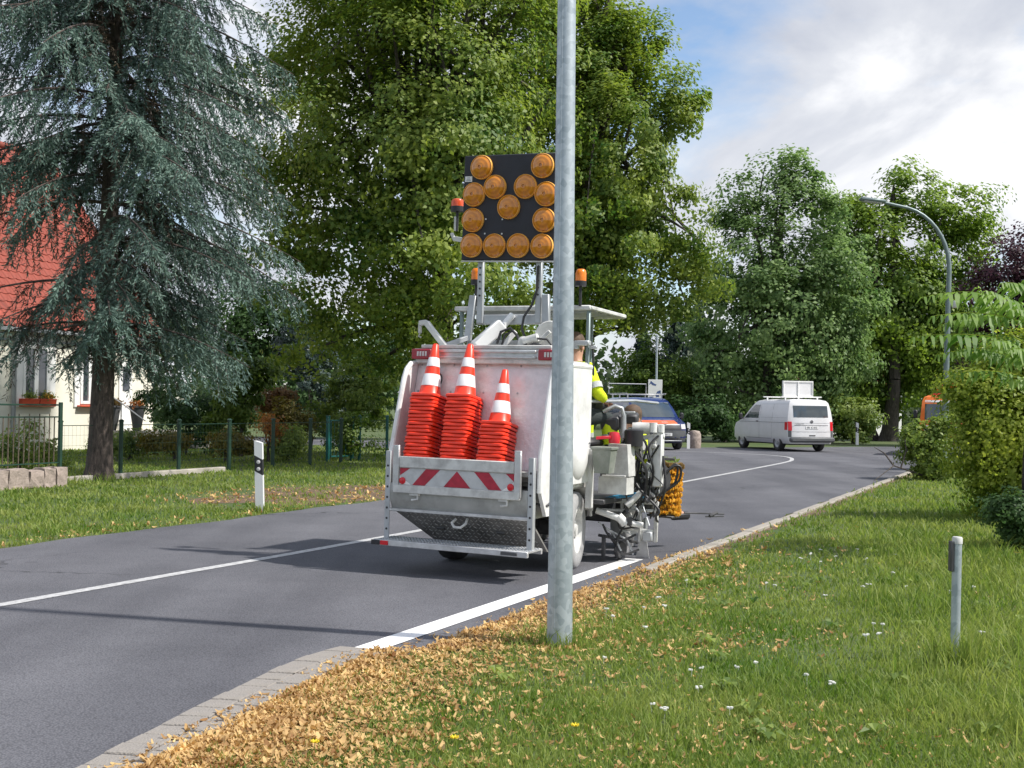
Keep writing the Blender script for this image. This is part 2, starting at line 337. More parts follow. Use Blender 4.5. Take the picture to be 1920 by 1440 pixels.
MT['brush'] = mat('yellow_brush_bristle', (0.72, 0.36, 0.02), 0.7, 0, 0.35, 18)
MT['brushdark'] = mat('worn_brush_bristle', (0.20, 0.12, 0.03), 0.8, 0, 0.4, 18)
def glass_mat(name, tint=(0.03, 0.05, 0.06)):
    m, nt, P = new_mat(name); N = nt.nodes; L = nt.links
    tc = N.new('ShaderNodeTexCoord'); nz = N.new('ShaderNodeTexNoise'); nz.inputs['Scale'].default_value = 2.5; L.new(tc.outputs['Object'], nz.inputs['Vector'])
    r = N.new('ShaderNodeValToRGB'); r.color_ramp.elements[0].color = rgb(scl(tint, 0.6)); r.color_ramp.elements[1].color = rgb(scl(tint, 1.6)); L.new(nz.outputs['Fac'], r.inputs[0])
    L.new(r.outputs[0], P.inputs['Base Color']); P.inputs['Roughness'].default_value = 0.06; P.inputs['Specular IOR Level'].default_value = 0.9; P.inputs['Coat Weight'].default_value = 0.6; P.inputs['Coat Roughness'].default_value = 0.03
    return m
MT['glass'] = glass_mat('vehicle_glass', (0.03, 0.045, 0.055)); MT['pane'] = glass_mat('window_pane', (0.06, 0.07, 0.085))
MT['vanwhite'] = mat('van_white_paint', (0.74, 0.74, 0.75), 0.3, 0, 0.03, 2, coat=0.4, dirt=(0.5, 0.49, 0.47), dirt_amt=0.3)
MT['seam'] = mat('panel_seam_grey', (0.22, 0.22, 0.23), 0.6)
MT['bumper'] = mat('grey_bumper_plastic', (0.10, 0.105, 0.11), 0.6, 0, 0.15, 6)
MT['vanblue'] = mat('van_blue_paint', (0.008, 0.020, 0.115), 0.25, 0, 0.08, 3, coat=0.6)
MT['vanorange'] = mat('orange_decal', (0.80, 0.14, 0.03), 0.35, 0, 0.05, 4)
MT['orange'] = mat('municipal_orange', (0.78, 0.17, 0.02), 0.35, 0, 0.08, 3, coat=0.3)
MT['rim'] = mat('grey_wheel_rim', (0.42, 0.43, 0.44), 0.4, 0.4, 0.15, 10)
MT['platewhite'] = mat('plate_white', (0.75, 0.75, 0.74), 0.4, 0, 0.03, 20)
MT['ink'] = mat('dark_ink', (0.03, 0.035, 0.06), 0.6, 0, 0.2, 20)
MT['inkblue'] = mat('blue_grey_ink', (0.06, 0.10, 0.24), 0.6, 0, 0.3, 9)
MT['postwhite'] = mat('delineator_white', (0.80, 0.80, 0.80), 0.5, 0, 0.04, 9, dirt=(0.5, 0.5, 0.46), dirt_amt=0.4)
MT['plaster'] = mat('cream_plaster', (0.84, 0.81, 0.69), 0.9, 0, 0.04, 2, bump=0.15, bscale=50, dirt=(0.6, 0.58, 0.5), dirt_amt=0.3)
MT['trim'] = mat('white_trim', (0.82, 0.82, 0.80), 0.6, 0, 0.03, 4)
MT['tile'] = mat('clay_roof_tile', (0.30, 0.062, 0.038), 0.75, 0, 0.35, 3, dirt=(0.11, 0.045, 0.035), dirt_amt=0.75, dscale=1.6, bump=0.2)
MT['brick'] = mat('chimney_brick', (0.40, 0.20, 0.13), 0.9, 0, 0.3, 7, bump=0.4)
MT['zinc'] = mat('zinc_pipe', (0.36, 0.37, 0.38), 0.5, 0.4, 0.1, 5)
MT['redbox'] = mat('red_flower_box', (0.62, 0.09, 0.04), 0.5, 0, 0.1, 5)
MT['pot'] = mat('dark_grey_pot', (0.07, 0.072, 0.075), 0.7, 0, 0.2, 5)
MT['ochre'] = mat('ochre_petals', (0.75, 0.40, 0.05), 0.7, 0, 0.3, 30)
MT['fencegreen'] = mat('dark_green_post', (0.012, 0.045, 0.028), 0.5, 0, 0.2, 8)
MT['teal'] = mat('teal_gate_paint', (0.01, 0.12, 0.11), 0.45, 0, 0.2, 8)
MT['rust'] = mat('weathered_fence_iron', (0.11, 0.085, 0.06), 0.8, 0, 0.5, 14)
MT['lampgreen'] = mat('grey_lamp_paint', (0.20, 0.25, 0.25), 0.45, 0.3, 0.1, 6)
def bark_mat(name, c0, c1):
    m, nt, P = new_mat(name); N = nt.nodes; L = nt.links
    tc = N.new('ShaderNodeTexCoord'); mp = N.new('ShaderNodeMapping'); mp.inputs['Scale'].default_value = (9, 9, 2.2); L.new(tc.outputs['Object'], mp.inputs[0])
    n = N.new('ShaderNodeTexNoise'); n.inputs['Scale'].default_value = 2.2; n.inputs['Detail'].default_value = 9; n.inputs['Roughness'].default_value = 0.7; L.new(mp.outputs[0], n.inputs['Vector'])
    r = N.new('ShaderNodeValToRGB'); e = r.color_ramp.elements; e[0].position = 0.35; e[0].color = rgb(c0); e[1].position = 0.68; e[1].color = rgb(c1)
    L.new(n.outputs['Fac'], r.inputs[0]); L.new(r.outputs[0], P.inputs['Base Color']); P.inputs['Roughness'].default_value = 0.95
    b = N.new('ShaderNodeBump'); b.inputs['Strength'].default_value = 0.9; b.inputs['Distance'].default_value = 0.03; L.new(n.outputs['Fac'], b.inputs['Height']); L.new(b.outputs[0], P.inputs['Normal'])
    return m
MT['bark'] = bark_mat('dark_bark', (0.03, 0.025, 0.022), (0.12, 0.10, 0.09)); MT['barkspruce'] = bark_mat('spruce_bark', (0.035, 0.028, 0.026), (0.15, 0.115, 0.10))
MT['lf_linden'] = leaf_mat('linden_leaf', [(0.020, 0.062, 0.014), (0.040, 0.104, 0.018), (0.072, 0.150, 0.024), (0.175, 0.205, 0.038)], k=2.1)
MT['lf_poplar'] = leaf_mat('poplar_leaf', [(0.020, 0.056, 0.015), (0.048, 0.108, 0.026), (0.092, 0.175, 0.042), (0.19, 0.26, 0.10)], k=1.8)
MT['lf_locust'] = leaf_mat('locust_leaf', [(0.022, 0.060, 0.014), (0.055, 0.120, 0.022), (0.085, 0.185, 0.035), (0.20, 0.27, 0.045)], pscale=0.35, k=1.75)
MT['lf_purple'] = leaf_mat('purple_leaf', [(0.014, 0.006, 0.010), (0.030, 0.010, 0.018), (0.055, 0.018, 0.03), (0.09, 0.03, 0.045)], trans=0.25)
MT['lf_dark'] = leaf_mat('dark_shrub_leaf', [(0.010, 0.028, 0.010), (0.022, 0.055, 0.016), (0.04, 0.085, 0.025), (0.07, 0.12, 0.04)], k=1.9)
MT['lf_mid'] = leaf_mat('mid_green_leaf', [(0.025, 0.060, 0.012), (0.060, 0.115, 0.020), (0.11, 0.175, 0.032), (0.19, 0.23, 0.055)], k=1.95)
MT['lf_bright'] = leaf_mat('bright_green_leaf', [(0.035, 0.090, 0.012), (0.075, 0.155, 0.020), (0.13, 0.23, 0.035), (0.22, 0.30, 0.06)])
MT['lf_yellow'] = leaf_mat('yellow_green_leaf', [(0.06, 0.085, 0.014), (0.13, 0.15, 0.025), (0.22, 0.20, 0.035), (0.30, 0.22, 0.05)])
MT['lf_hedge'] = leaf_mat('hedge_leaf', [(0.032, 0.075, 0.010), (0.070, 0.135, 0.018), (0.125, 0.20, 0.028), (0.23, 0.25, 0.05)], pscale=1.4, k=2.4, trans=0.6)
MT['lf_sumac'] = leaf_mat('sumac_leaf', [(0.045, 0.11, 0.018), (0.085, 0.18, 0.028), (0.14, 0.25, 0.05), (0.22, 0.31, 0.08)], pscale=1.5, k=1.6, trans=0.5)
MT['lf_orange'] = leaf_mat('orange_flower', [(0.22, 0.06, 0.02), (0.45, 0.12, 0.03), (0.55, 0.22, 0.05), (0.6, 0.3, 0.1)])
MT['lf_red'] = leaf_mat('reddish_shrub_leaf', [(0.06, 0.065, 0.02), (0.11, 0.09, 0.03), (0.20, 0.11, 0.045), (0.33, 0.17, 0.07)])
MT['lf_spruce'] = leaf_mat('blue_spruce_needles', [(0.018, 0.040, 0.036), (0.040, 0.082, 0.070), (0.080, 0.142, 0.118), (0.16, 0.24, 0.195)], rough=0.6, trans=0.15, pscale=1.2, k=1.3)
MT['lf_sprucedead'] = leaf_mat('dry_spruce_twig', [(0.02, 0.016, 0.013), (0.045, 0.034, 0.024), (0.08, 0.055, 0.036), (0.10, 0.075, 0.045)], trans=0.0)
MT['lf_far'] = leaf_mat('distant_leaf', [(0.020, 0.045, 0.020), (0.040, 0.075, 0.028), (0.07, 0.11, 0.045), (0.11, 0.15, 0.06)], pscale=0.15)
MT['lf_farblue'] = leaf_mat('distant_conifer', [(0.016, 0.034, 0.032), (0.028, 0.055, 0.05), (0.045, 0.08, 0.07), (0.07, 0.11, 0.09)], pscale=0.3, trans=0.1)
MT['grass'] = leaf_mat('grass_blade', [(0.066, 0.165, 0.012), (0.120, 0.260, 0.022), (0.190, 0.345, 0.042), (0.38, 0.42, 0.12)], trans=0.45, pscale=0.9, rough=0.6)
MT['litter'] = leaf_mat('dry_linden_bract', [(0.20, 0.075, 0.02), (0.56, 0.23, 0.045), (0.78, 0.42, 0.11), (0.86, 0.62, 0.28)], trans=0.25, pscale=5.0, rough=0.7)
MT['clover'] = leaf_mat('white_flower', [(0.72, 0.72, 0.66), (0.8, 0.8, 0.76), (0.85, 0.85, 0.82)], trans=0.2)
MT['dandelion'] = leaf_mat('yellow_flower', [(0.75, 0.55, 0.02), (0.8, 0.62, 0.03), (0.85, 0.7, 0.05)], trans=0.2)
def fabric(name, c): return mat(name, c, 0.85, 0, 0.1, 14, bump=0.25, bscale=60)
MT['hivis'] = fabric('hi_vis_yellow_fabric', (0.72, 0.88, 0.02)); MT['reflect'] = fabric('silver_reflective_tape', (0.50, 0.52, 0.52))
MT['workdark'] = fabric('dark_work_trousers', (0.035, 0.045, 0.045)); MT['skin'] = mat('skin', (0.52, 0.29, 0.20), 0.55, 0, 0.06, 12); MT['hair'] = mat('brown_hair', (0.10, 0.06, 0.035), 0.7, 0, 0.3, 30)

# ------------------------------------------------------------------ setting: ground, road, gutter
TH = rad(25.2); HD = Vector((math.sin(TH), math.cos(TH), 0)); RT = Vector((math.cos(TH), -math.sin(TH), 0))
def sheet(name, poly, z, m, kind='structure'):
    bm = bmesh.new(); f = bm.faces.new([bm.verts.new((x, y, z)) for x, y in poly]); bm.normal_update()
    if f.normal.z < 0: f.normal_flip()
    bmesh.ops.triangulate(bm, faces=[f]); me = bpy.data.meshes.new(name); bm.to_mesh(me); bm.free(); me.materials.append(m)
    o = link(name, me); o['kind'] = kind; return o
g = MB(); g.v = [(-4000, -4000, 0), (4000, -4000, 0), (4000, 4000, 0), (-4000, 4000, 0)]; g.f = [(0, 1, 2, 3)]
go = g.build('ground', MT['ground'], smooth=0); tag(go, 'grassy ground of the verges and gardens', kind='structure')
L0 = Vector((-0.94, 7.59, 0)); L1 = Vector((1.39, 12.50, 0))           # axis of the fresh edge line
edge_dir = (L1 - L0).normalized(); edge_n = Vector((edge_dir.y, -edge_dir.x, 0))
ER = [L0 + edge_dir*t + edge_n*(0.30 + 0.035*math.sin(t*2.1) + 0.03*math.sin(t*5.3)) for t in np.arange(0.0, 30.2, 0.35)]
G_in = [(-3.6, -2.0), (-2.62, 1.2), (-2.14, 3.5), (-1.86, 5.05), (-1.58, 6.25), (-1.31, 7.25), (-1.10, 7.66)]
ROAD = G_in + [(p.x, p.y) for p in ER] + [(12.6, 35.6), (14.2, 36.7), (20, 39.6), (60, 55)] + \
    [(60, 71), (25, 56), (14.9, 51.2), (10, 48.2), (7, 47.2), (3, 47.6), (-4, 50.0), (-25, 59)] + [(-25, 52), (-2, 41.2), (2.5, 39.2), (4.6, 37.6), (5.2, 36.2), (4.9, 34.4)] + \
    [(-2.1 + 0.478*(y-19.52) + 0.05*math.sin(y*1.7) + 0.04*math.sin(y*4.1), y) for y in np.arange(33.5, 12.2, -0.4)] + [(-6.3, 10.8), (-9.2, 5), (-12.6, -2)]
road = sheet('road', ROAD, 0.004, MT['asphalt']); road['label'] = 'grey asphalt road curving left past the side street'
def strip(name, pts, w, z, m):
    P = [Vector((p[0], p[1], 0)) for p in pts]; V = []
    for i, p in enumerate(P):
        t = (P[min(i+1, len(P)-1)] - P[max(i-1, 0)]).normalized(); n = Vector((t.y, -t.x, 0))*w/2
        V += [(p.x-n.x, p.y-n.y, z), (p.x+n.x, p.y+n.y, z)]
    b = MB(); b.v = V; b.f = [(2*i, 2*i+1, 2*i+3, 2*i+2) for i in range(len(P)-1)]
    o = b.build(name, m, smooth=0); o['kind'] = 'structure'; return o
cl = [(-12.9, -10.0), (-10.5, -5.0), (-8.2, 0.0), (-5.9, 4.9), (-4.9, 7.0), (-3.93, 9.06), (-3.01, 10.95), (-1.53, 14.0), (3.87, 25.6), (6.30, 30.92), (8.30, 35.4), (8.95, 37.4), (9.2, 39.0), (9.0, 40.3), (8.3, 41.4), (7.0, 42.4), (3, 44.3), (-20, 55)]
def smooth_path(P, k=6):
    Q = []
    for i in range(len(P)-1):
        p0, p1, p2, p3 = [Vector((*P[min(max(i+j, 0), len(P)-1)][:2], 0)) for j in (-1, 0, 1, 2)]
        for s in range(k):
            t = s/k; Q.append(0.5*((2*p1) + (p2-p0)*t + (2*p0-5*p1+4*p2-p3)*t*t + (3*p1-p0-3*p2+p3)*t**3))
    Q.append(Vector((*P[-1][:2], 0))); return [(q.x, q.y) for q in Q]
tag(strip('centre_line', smooth_path(cl), 0.125, 0.008, MT['paint_old']), 'worn white centre line of the road')
tag(strip('edge_line', [(L0 + edge_dir*t)[:2] for t in np.linspace(0, 5.25, 12)], 0.19, 0.009, MT['paint_new']), 'freshly painted white edge line ending under the machine')
# gutter of paving stones, two rows, each stone its own piece
G_out = [(-3.2, -2.0), (-2.22, 1.2), (-1.74, 3.5), (-1.45, 5.05), (-1.23, 6.25), (-0.93, 7.22), (-0.68, 7.55)]
gi = smooth_path(G_in, 12); gu = smooth_path(G_out, 12)
def along(P, s):
    P = [Vector((*p, 0)) for p in P]; d = 0
    for a, b in zip(P, P[1:]):
        l = (b-a).length
        if d + l >= s: return a + (b-a)*((s-d)/l)
        d += l
    return P[-1]
LG = sum((Vector((*b, 0))-Vector((*a, 0))).length for a, b in zip(gi, gi[1:])); LO = sum((Vector((*b, 0))-Vector((*a, 0))).length for a, b in zip(gu, gu[1:]))
gut = sheet('gutter', list(gi) + list(gu)[::-1], 0.006, MT['joint']); gut['label'] = 'two-row gutter of worn grey paving stones'
stp = 0.165; n_st = int(LG/stp)
for i in range(n_st):
    s0, s1 = i/n_st, (i+1)/n_st
    if along(gi, s1*LG).y < 3.6: continue
    for row in (0, 1):
        def pt(s, t): return along(gi, s*LG)*(1-t) + along(gu, s*LO)*t
        t0, t1 = (0.02, 0.475) if row == 0 else (0.505, 0.97)
        off = 0.5*row; a0, a1 = s0 + off/n_st + 0.035/n_st, s1 + off/n_st - 0.035/n_st
        if a1 > 1: continue
        c = [pt(a0, t0), pt(a0, t1), pt(a1, t1), pt(a1, t0)]; ctr = sum(c, Vector())/4
        h = 0.022 + random.uniform(-0.003, 0.003); b = MB()
        lo = [p.to_3d() - ctr for p in c]; hi = [q*0.95 for q in lo]
        b.v = [(q.x, q.y, -0.02) for q in lo] + [(q.x, q.y, h-0.006) for q in lo] + [(q.x, q.y, h + random.uniform(-0.002, 0.002)) for q in hi]
        b.f = [(0, 1, 5, 4), (1, 2, 6, 5), (2, 3, 7, 6), (3, 0, 4, 7), (4, 5, 9, 8), (5, 6, 10, 9), (6, 7, 11, 10), (7, 4, 8, 11), (8, 9, 10, 11)]
        b.build('paving_stone', MT['paver'], gut, 0, loc=ctr)
# flush concrete kerb stones on the right edge further on
kb = MB(); kb.box((0, 0, -0.05), (0.02, 0.02, 0.02)); kerb = kb.build('kerb', MT['kerb'], smooth=0); kerb['kind'] = 'structure'; kerb['label'] = 'flush concrete kerb along the right road edge'
kerb.location = L0
ks = MB(); ks.box((0, 0, 0), (0.13, 0.97, 0.12), bev=0.012); ksm = ks.build('kerb_stone', MT['kerb'], kerb, 30); ksm.data.name = 'kerb_stone'
first = True
for i in range(25):
    t = 4.9 + i*1.0; p = edge_dir*t + edge_n*(0.41 + 0.012*math.sin(i*2.3))
    o = ksm if first else ksm.copy()
    if not first: COL.objects.link(o)
    first = False
    o.location = (p.x, p.y, -0.022 + 0.006*math.sin(i*1.9)); o.rotation_euler = (0, 0, -math.atan2(edge_dir.x, edge_dir.y) + 0.01*math.sin(i*3.1))
# bare earth beside the left lane under the trees
sp = [(-3.0 + 1.75*(1+0.22*math.sin(3*a+1)+0.12*math.sin(7*a))*math.cos(a)*0.9 + 0.42*2.4*math.sin(a), 20.6 + 2.6*(1+0.15*math.sin(5*a))*math.sin(a)*0.95 - 0.2*math.cos(a)) for a in np.linspace(0, 2*PI, 48, endpoint=False)]
sp = [(x-0.2, y) for x, y in sp]
so = sheet('soil', sp, 0.003, MT['soil']); so['label'] = 'bare brown earth on the left verge'
mg = [(L0 + edge_dir*t + edge_n*0.28)[:2] for t in np.arange(0.3, 30, 0.4)] + [(L0 + edge_dir*t + edge_n*(0.62 + 0.1*math.sin(t*3.3) + 0.07*math.sin(t*7.7)))[:2] for t in np.arange(30, 0.3, -0.4)]
sm_ = sheet('soil', mg, 0.0025, MT['soil']); sm_['label'] = 'strip of dry earth along the right road edge'

# ------------------------------------------------------------------ ground cover
def in_poly(x, y, poly):
    P = np.array(poly); c = np.zeros(len(x), bool); j = len(P)-1
    for i in range(len(P)):
        k = ((P[i, 1] > y) != (P[j, 1] > y)) & (x < (P[j, 0]-P[i, 0])*(y-P[i, 1])/(P[j, 1]-P[i, 1]+1e-12) + P[i, 0]); c ^= k; j = i
    return c
GUT = list(gi) + list(gu)[::-1]
def pn(x, y, s=1.0): return (np.sin(1.7*s*x+0.6*np.sin(2.3*s*y)) + np.sin(2.9*s*y+1.1*np.sin(1.9*s*x+1)) + 0.6*np.sin(5.1*s*x+3.7*s*y))/2.6
def blades(name, x, y, z, h, w, lean, m, parent=None):
    n = len(x); a = rng.uniform(0, 2*PI, n); ax, ay = np.cos(a), np.sin(a); la = rng.uniform(0, 2*PI, n); lx, ly = np.cos(la)*lean*h, np.sin(la)*lean*h
    V = np.zeros((n, 5, 3))
    V[:, 0] = np.stack([x-ax*w/2, y-ay*w/2, z], 1); V[:, 1] = np.stack([x+ax*w/2, y+ay*w/2, z], 1)
    V[:, 2] = np.stack([x+ax*w*.42+lx*.35, y+ay*w*.42+ly*.35, z+h*.6], 1); V[:, 3] = np.stack([x-ax*w*.42+lx*.35, y-ay*w*.42+ly*.35, z+h*.6], 1)
    V[:, 4] = np.stack([x+lx, y+ly, z+h], 1)
    b = np.arange(n)[:, None]*5
    return np_mesh(name, V.reshape(-1, 3), [b + np.array([[0, 1, 2, 3]]), b + np.array([[3, 2, 4]])], m, parent)
def scatter(n, d0, d1, p):
    u = rng.uniform(0, 1, n); d = (d0**(1-p) + u*(d1**(1-p)-d0**(1-p)))**(1/(1-p)); x = rng.uniform(-1, 1, n)*(0.55*d+1.0); return x, d
def soil_w(x, y):
    e = ((x+3.2-0.42*(y-20.6))/2.2)**2 + ((y-20.6)/2.9)**2
    return np.clip(1.6-e*1.3, 0, 1)*(0.55+0.45*pn(x, y, 1.3))
def dry_w(x, y):
    """how much linden litter lies here: thick along the gutter, thinning away"""
    dl = (x - L0.x)*edge_n.x + (y - L0.y)*edge_n.y; near = np.where(y < 7.6, (x+1.25-0.29*(y-6.2))*0.95, dl-0.3)
    w = np.exp(-np.clip(near, 0, 9)/0.40)*np.clip(1.25-(y-5.0)*0.13, 0.05, 1) + 0.13*np.clip(pn(x+4, y, 0.9), 0, 1)*np.clip(1.3-(y-5)*0.12, 0, 1)*np.exp(-np.clip(near, 0, 9)/2.2)
    return np.where((near > -0.15) & (x > -3.6), w, 0)
x, y = scatter(455000, 3.6, 46, 1.45)
keep = ~in_poly(x, y, ROAD) & ~in_poly(x, y, GUT)
x, y = x[keep], y[keep]
dens = 1 - 0.97*np.clip(soil_w(x, y)*1.5, 0, 1)
dens *= 1 - 0.72*np.clip(dry_w(x, y)*1.25, 0, 1)
dl = (x - L0.x)*edge_n.x + (y - L0.y)*edge_n.y
dens *= np.where((dl > 0) & (y > 7.5), np.clip((dl-0.42+0.12*pn(x, y, 3))/0.35, 0.03, 1), 1)
dens *= 0.62 + 0.38*np.clip(pn(x, y, 0.8)+0.5, 0, 1)
keep = rng.uniform(0, 1, len(x)) < dens; x, y = x[keep], y[keep]
d = np.hypot(x, y); n = len(x)
tall = np.clip((x-0.24*y-0.2)/1.6, 0, 1)*np.clip(1.2-(y-8)/16, 0, 1)
h = (0.026 + 0.042*rng.uniform(0, 1, n)**1.8)*(1 + 0.9*tall + 0.35*pn(x, y, 1.1))
h *= np.where(x < -0.2*y-1.0, 1.05, 1.0); h *= 1 + 0.02*np.clip(d-8, 0, 20)
gr = blades('grass', x, y, np.zeros(n), np.clip(h, 0.02, 0.3), (0.0055+0.005*rng.uniform(0, 1, n))*np.clip(d/7.5, 0.8, 5), rng.uniform(0.2, 1.0, n), MT['grass'])
tag(gr, 'short green lawn grass on the verges', 'grass', kind='stuff')
x, y = scatter(26000, 5.0, 14, 1.6); x = np.abs(x)*0.9 + 0.15*y
k = (rng.uniform(0, 1, len(x)) < np.clip((x-0.30*y)/1.2, 0, 1)*np.clip(pn(x, y, 1.5)+0.35, 0, 1)*0.5) & ~in_poly(x, y, ROAD); x, y = x[k], y[k]
tag(blades('tall_grass', x, y, np.zeros(len(x)), rng.uniform(0.12, 0.26, len(x)), np.full(len(x), 0.007), rng.uniform(0.3, 1.1, len(x)), MT['grass']), 'longer grass tufts near the short metal post and shrubs', 'grass', kind='stuff')
WX, WY, WH = [], [], []
for cx, cy, rr_, nn, hm in ((0.34, 7.84, 0.14, 150, 0.16), (2.82, 7.44, 0.16, 190, 0.30), (-3.62, 17.04, 0.14, 110, 0.16), (2.5, 7.0, 0.25, 120, 0.2), (1.0, 8.9, 0.2, 60, 0.12), (3.2, 9.6, 0.5, 200, 0.22), (-8.3, 22.9, 0.6, 260, 0.22), (4.6, 12.4, 0.7, 300, 0.25), (2.2, 6.2, 0.3, 90, 0.16)):
    a_ = rng.uniform(0, 2*PI, nn); r_ = rr_*np.sqrt(rng.uniform(0.15, 1, nn)); WX.append(cx+r_*np.cos(a_)); WY.append(cy+r_*np.sin(a_)); WH.append(hm*rng.uniform(0.35, 1, nn))
WX, WY, WH = map(np.concatenate, (WX, WY, WH))
tag(blades('grass_tufts', WX, WY, np.zeros(len(WX)), WH, np.full(len(WX), 0.008)*np.clip(WY/8, 1, 2), rng.uniform(0.15, 0.8, len(WX)), MT['grass']), 'uncut grass tufts round the feet of the posts', 'grass', kind='stuff')
b = MB()
for q in range(46):
    cy = random.uniform(5.4, 13.5); cx = random.uniform(-0.1*cy + 0.6, 0.44*cy); nl = random.randint(5, 9); a0 = random.random()*6
    if (cx-L0.x)*edge_n.x + (cy-L0.y)*edge_n.y < 0.9: continue
    for j in range(nl):
        a = a0 + 2*PI*j/nl + random.uniform(-.3, .3); ln = random.uniform(0.05, 0.11); w = ln*0.22; ca, sa = math.cos(a), math.sin(a); z0 = 0.03; z1 = random.uniform(0.05, 0.08)
        b.add([(cx, cy, z0), (cx+ca*ln*.5-sa*w, cy+sa*ln*.5+ca*w, z1+0.006), (cx+ca*ln, cy+sa*ln, z1-0.015), (cx+ca*ln*.5+sa*w, cy+sa*ln*.5-ca*w, z1+0.006)], [(0, 1, 2, 3)])
tag(b.build('broadleaf_weeds', MT['lf_mid'], smooth=0), 'flat broad-leaved weeds scattered in the right lawn', 'weeds', kind='stuff')
def curled(name, x, y, size, m, z0=0.012, curl=0.5):
    n = len(x); a = rng.uniform(0, 2*PI, n); ax, ay = np.cos(a), np.sin(a); bx, by = -ay, ax; s = size; w = s*rng.uniform(0.20, 0.50, n); t = rng.uniform(-0.5, 0.5, n)
    V = np.zeros((n, 8, 3)); c = rng.uniform(0.0, curl, n)*s
    for k, (u, zz) in enumerate(((-0.5, 1.0), (-0.17, 0.12), (0.17, 0.0), (0.5, 0.8))):
        zc = z0 + rng.uniform(0, 0.018, n) if k == 0 else zc
        wk = w*(0.45 if k in (0, 3) else 1.0)
        for j, sg in enumerate((-1, 1)):
            V[:, 2*k+j] = np.stack([x+ax*u*s+bx*sg*wk/2, y+ay*u*s+by*sg*wk/2, zc + c*zz + sg*t*wk*0.6], 1)
    b = np.arange(n)[:, None]*8; q = [b + np.array([[2*k, 2*k+1, 2*k+3, 2*k+2]]) for k in range(3)]
    return np_mesh(name, V.reshape(-1, 3), q, m, smooth=True)
x, y = scatter(400000, 4.4, 16, 1.5); k = rng.uniform(0, 1, len(x)) < np.clip(dry_w(x, y), 0, 0.95); x, y = x[k], y[k]
k = ~in_poly(x, y, ROAD) | (rng.uniform(0, 1, len(x)) < 0.05); x, y = x[k], y[k]
k = ~in_poly(x, y, GUT) | (rng.uniform(0, 1, len(x)) < 0.10); x, y = x[k], y[k]
x2, y2 = scatter(60000, 11, 30, 1.2); soilk = np.clip(soil_w(x2, y2), 0, 1)*0.5 + 0.25*np.exp(-np.abs(x2-(-2.1+0.478*(y2-19.5))+0.25)/0.25)*(x2 < -2.1+0.478*(y2-19.5))
k = rng.uniform(0, 1, len(x2)) < soilk; x2, y2 = x2[k], y2[k]
x = np.concatenate([x, x2]); y = np.concatenate([y, y2])
ny = 26000; y3 = 4.3 + 8.8*rng.uniform(0, 1, ny)**1.7; x3 = np.where(y3 < 7.6, -1.25+0.29*(y3-6.2)+0.05, L0.x + edge_dir.x/edge_dir.y*(y3-L0.y) + 0.42) + rng.exponential(1.0, ny)*(0.16+0.30*np.clip(1.5-(y3-4.3)/6, 0.12, 1))*(0.8+0.5*pn(y3, y3*0.3, 2.0)) - 0.06; 
k = rng.uniform(0, 1, ny) < np.clip(1.25-(y3-4.3)/5.2, 0.10, 1)*np.clip(0.75+0.6*pn(x3*1.3, y3*1.3, 1.6), 0.1, 1); x = np.concatenate([x, x3[k]]); y = np.concatenate([y, y3[k]])
tag(curled('leaf_litter', x, y, (0.016 + 0.048*rng.uniform(0, 1, len(x))**1.8)*np.clip(y/9, 1, 2), MT['litter'], 0.01, 0.55), 'dry tan linden bracts and leaves strewn along the gutter and verge', 'leaf litter', kind='stuff')
x = rng.uniform(0.5, 4.6, 150); y = 5.6 + 7.5*rng.uniform(0, 1, 150)**1.2; k = (pn(x*1.2, y, 1.1) > 0.05) & (x < 0.42*y) & ((x-L0.x)*edge_n.x + (y-L0.y)*edge_n.y > 0.9); x, y = x[k], y[k]
b = MB()
for i in range(len(x)):
    hh = random.uniform(0.05, 0.085); r = random.uniform(0.010, 0.019)
    b.tube([(x[i], y[i], 0), (x[i]+random.uniform(-.01, .01), y[i], hh)], 0.0015, 4)
    for q in range(4): b.lathe([(0.001, 0.006), (r*.6, 0.004), (r*.55, -0.004)], Matrix.Translation((x[i]+random.uniform(-r, r), y[i]+random.uniform(-r, r), hh+random.uniform(-.004, .006))), 6)
tag(b.build('white_wildflowers', MT['clover'], smooth=0), 'small white wildflowers dotted over the right lawn', 'flowers', kind='stuff')
for i, (px, py, lab) in enumerate(((590, 1424, 'yellow dandelion at the edge of the tan leaf litter'), (850, 1412, 'yellow dandelion in the grass below the large lamp post'), (1075, 1385, 'yellow dandelion right of the lamp post foot'))):
    p = W(px, py, 1.6*F/((py-760)*1.0)); p.z = 0.0; b = MB()
    t = thing('dandelion', lab, 'flower', p, group='dandelions in the lawn')
    b.tube([(0, 0, 0), (0.005, 0, 0.07)], 0.002, 5); b.build('stem', MT['lf_mid'], t)
    b = MB()
    for q in range(14):
        a = 2*PI*q/14; b.bar((0.005, 0, 0.072), (0.005+0.020*math.cos(a), 0.020*math.sin(a), 0.078+0.006*(q % 2)), 0.007, 0.003, 0.0005)
    b.build('petals', MT['dandelion'], t, 0)

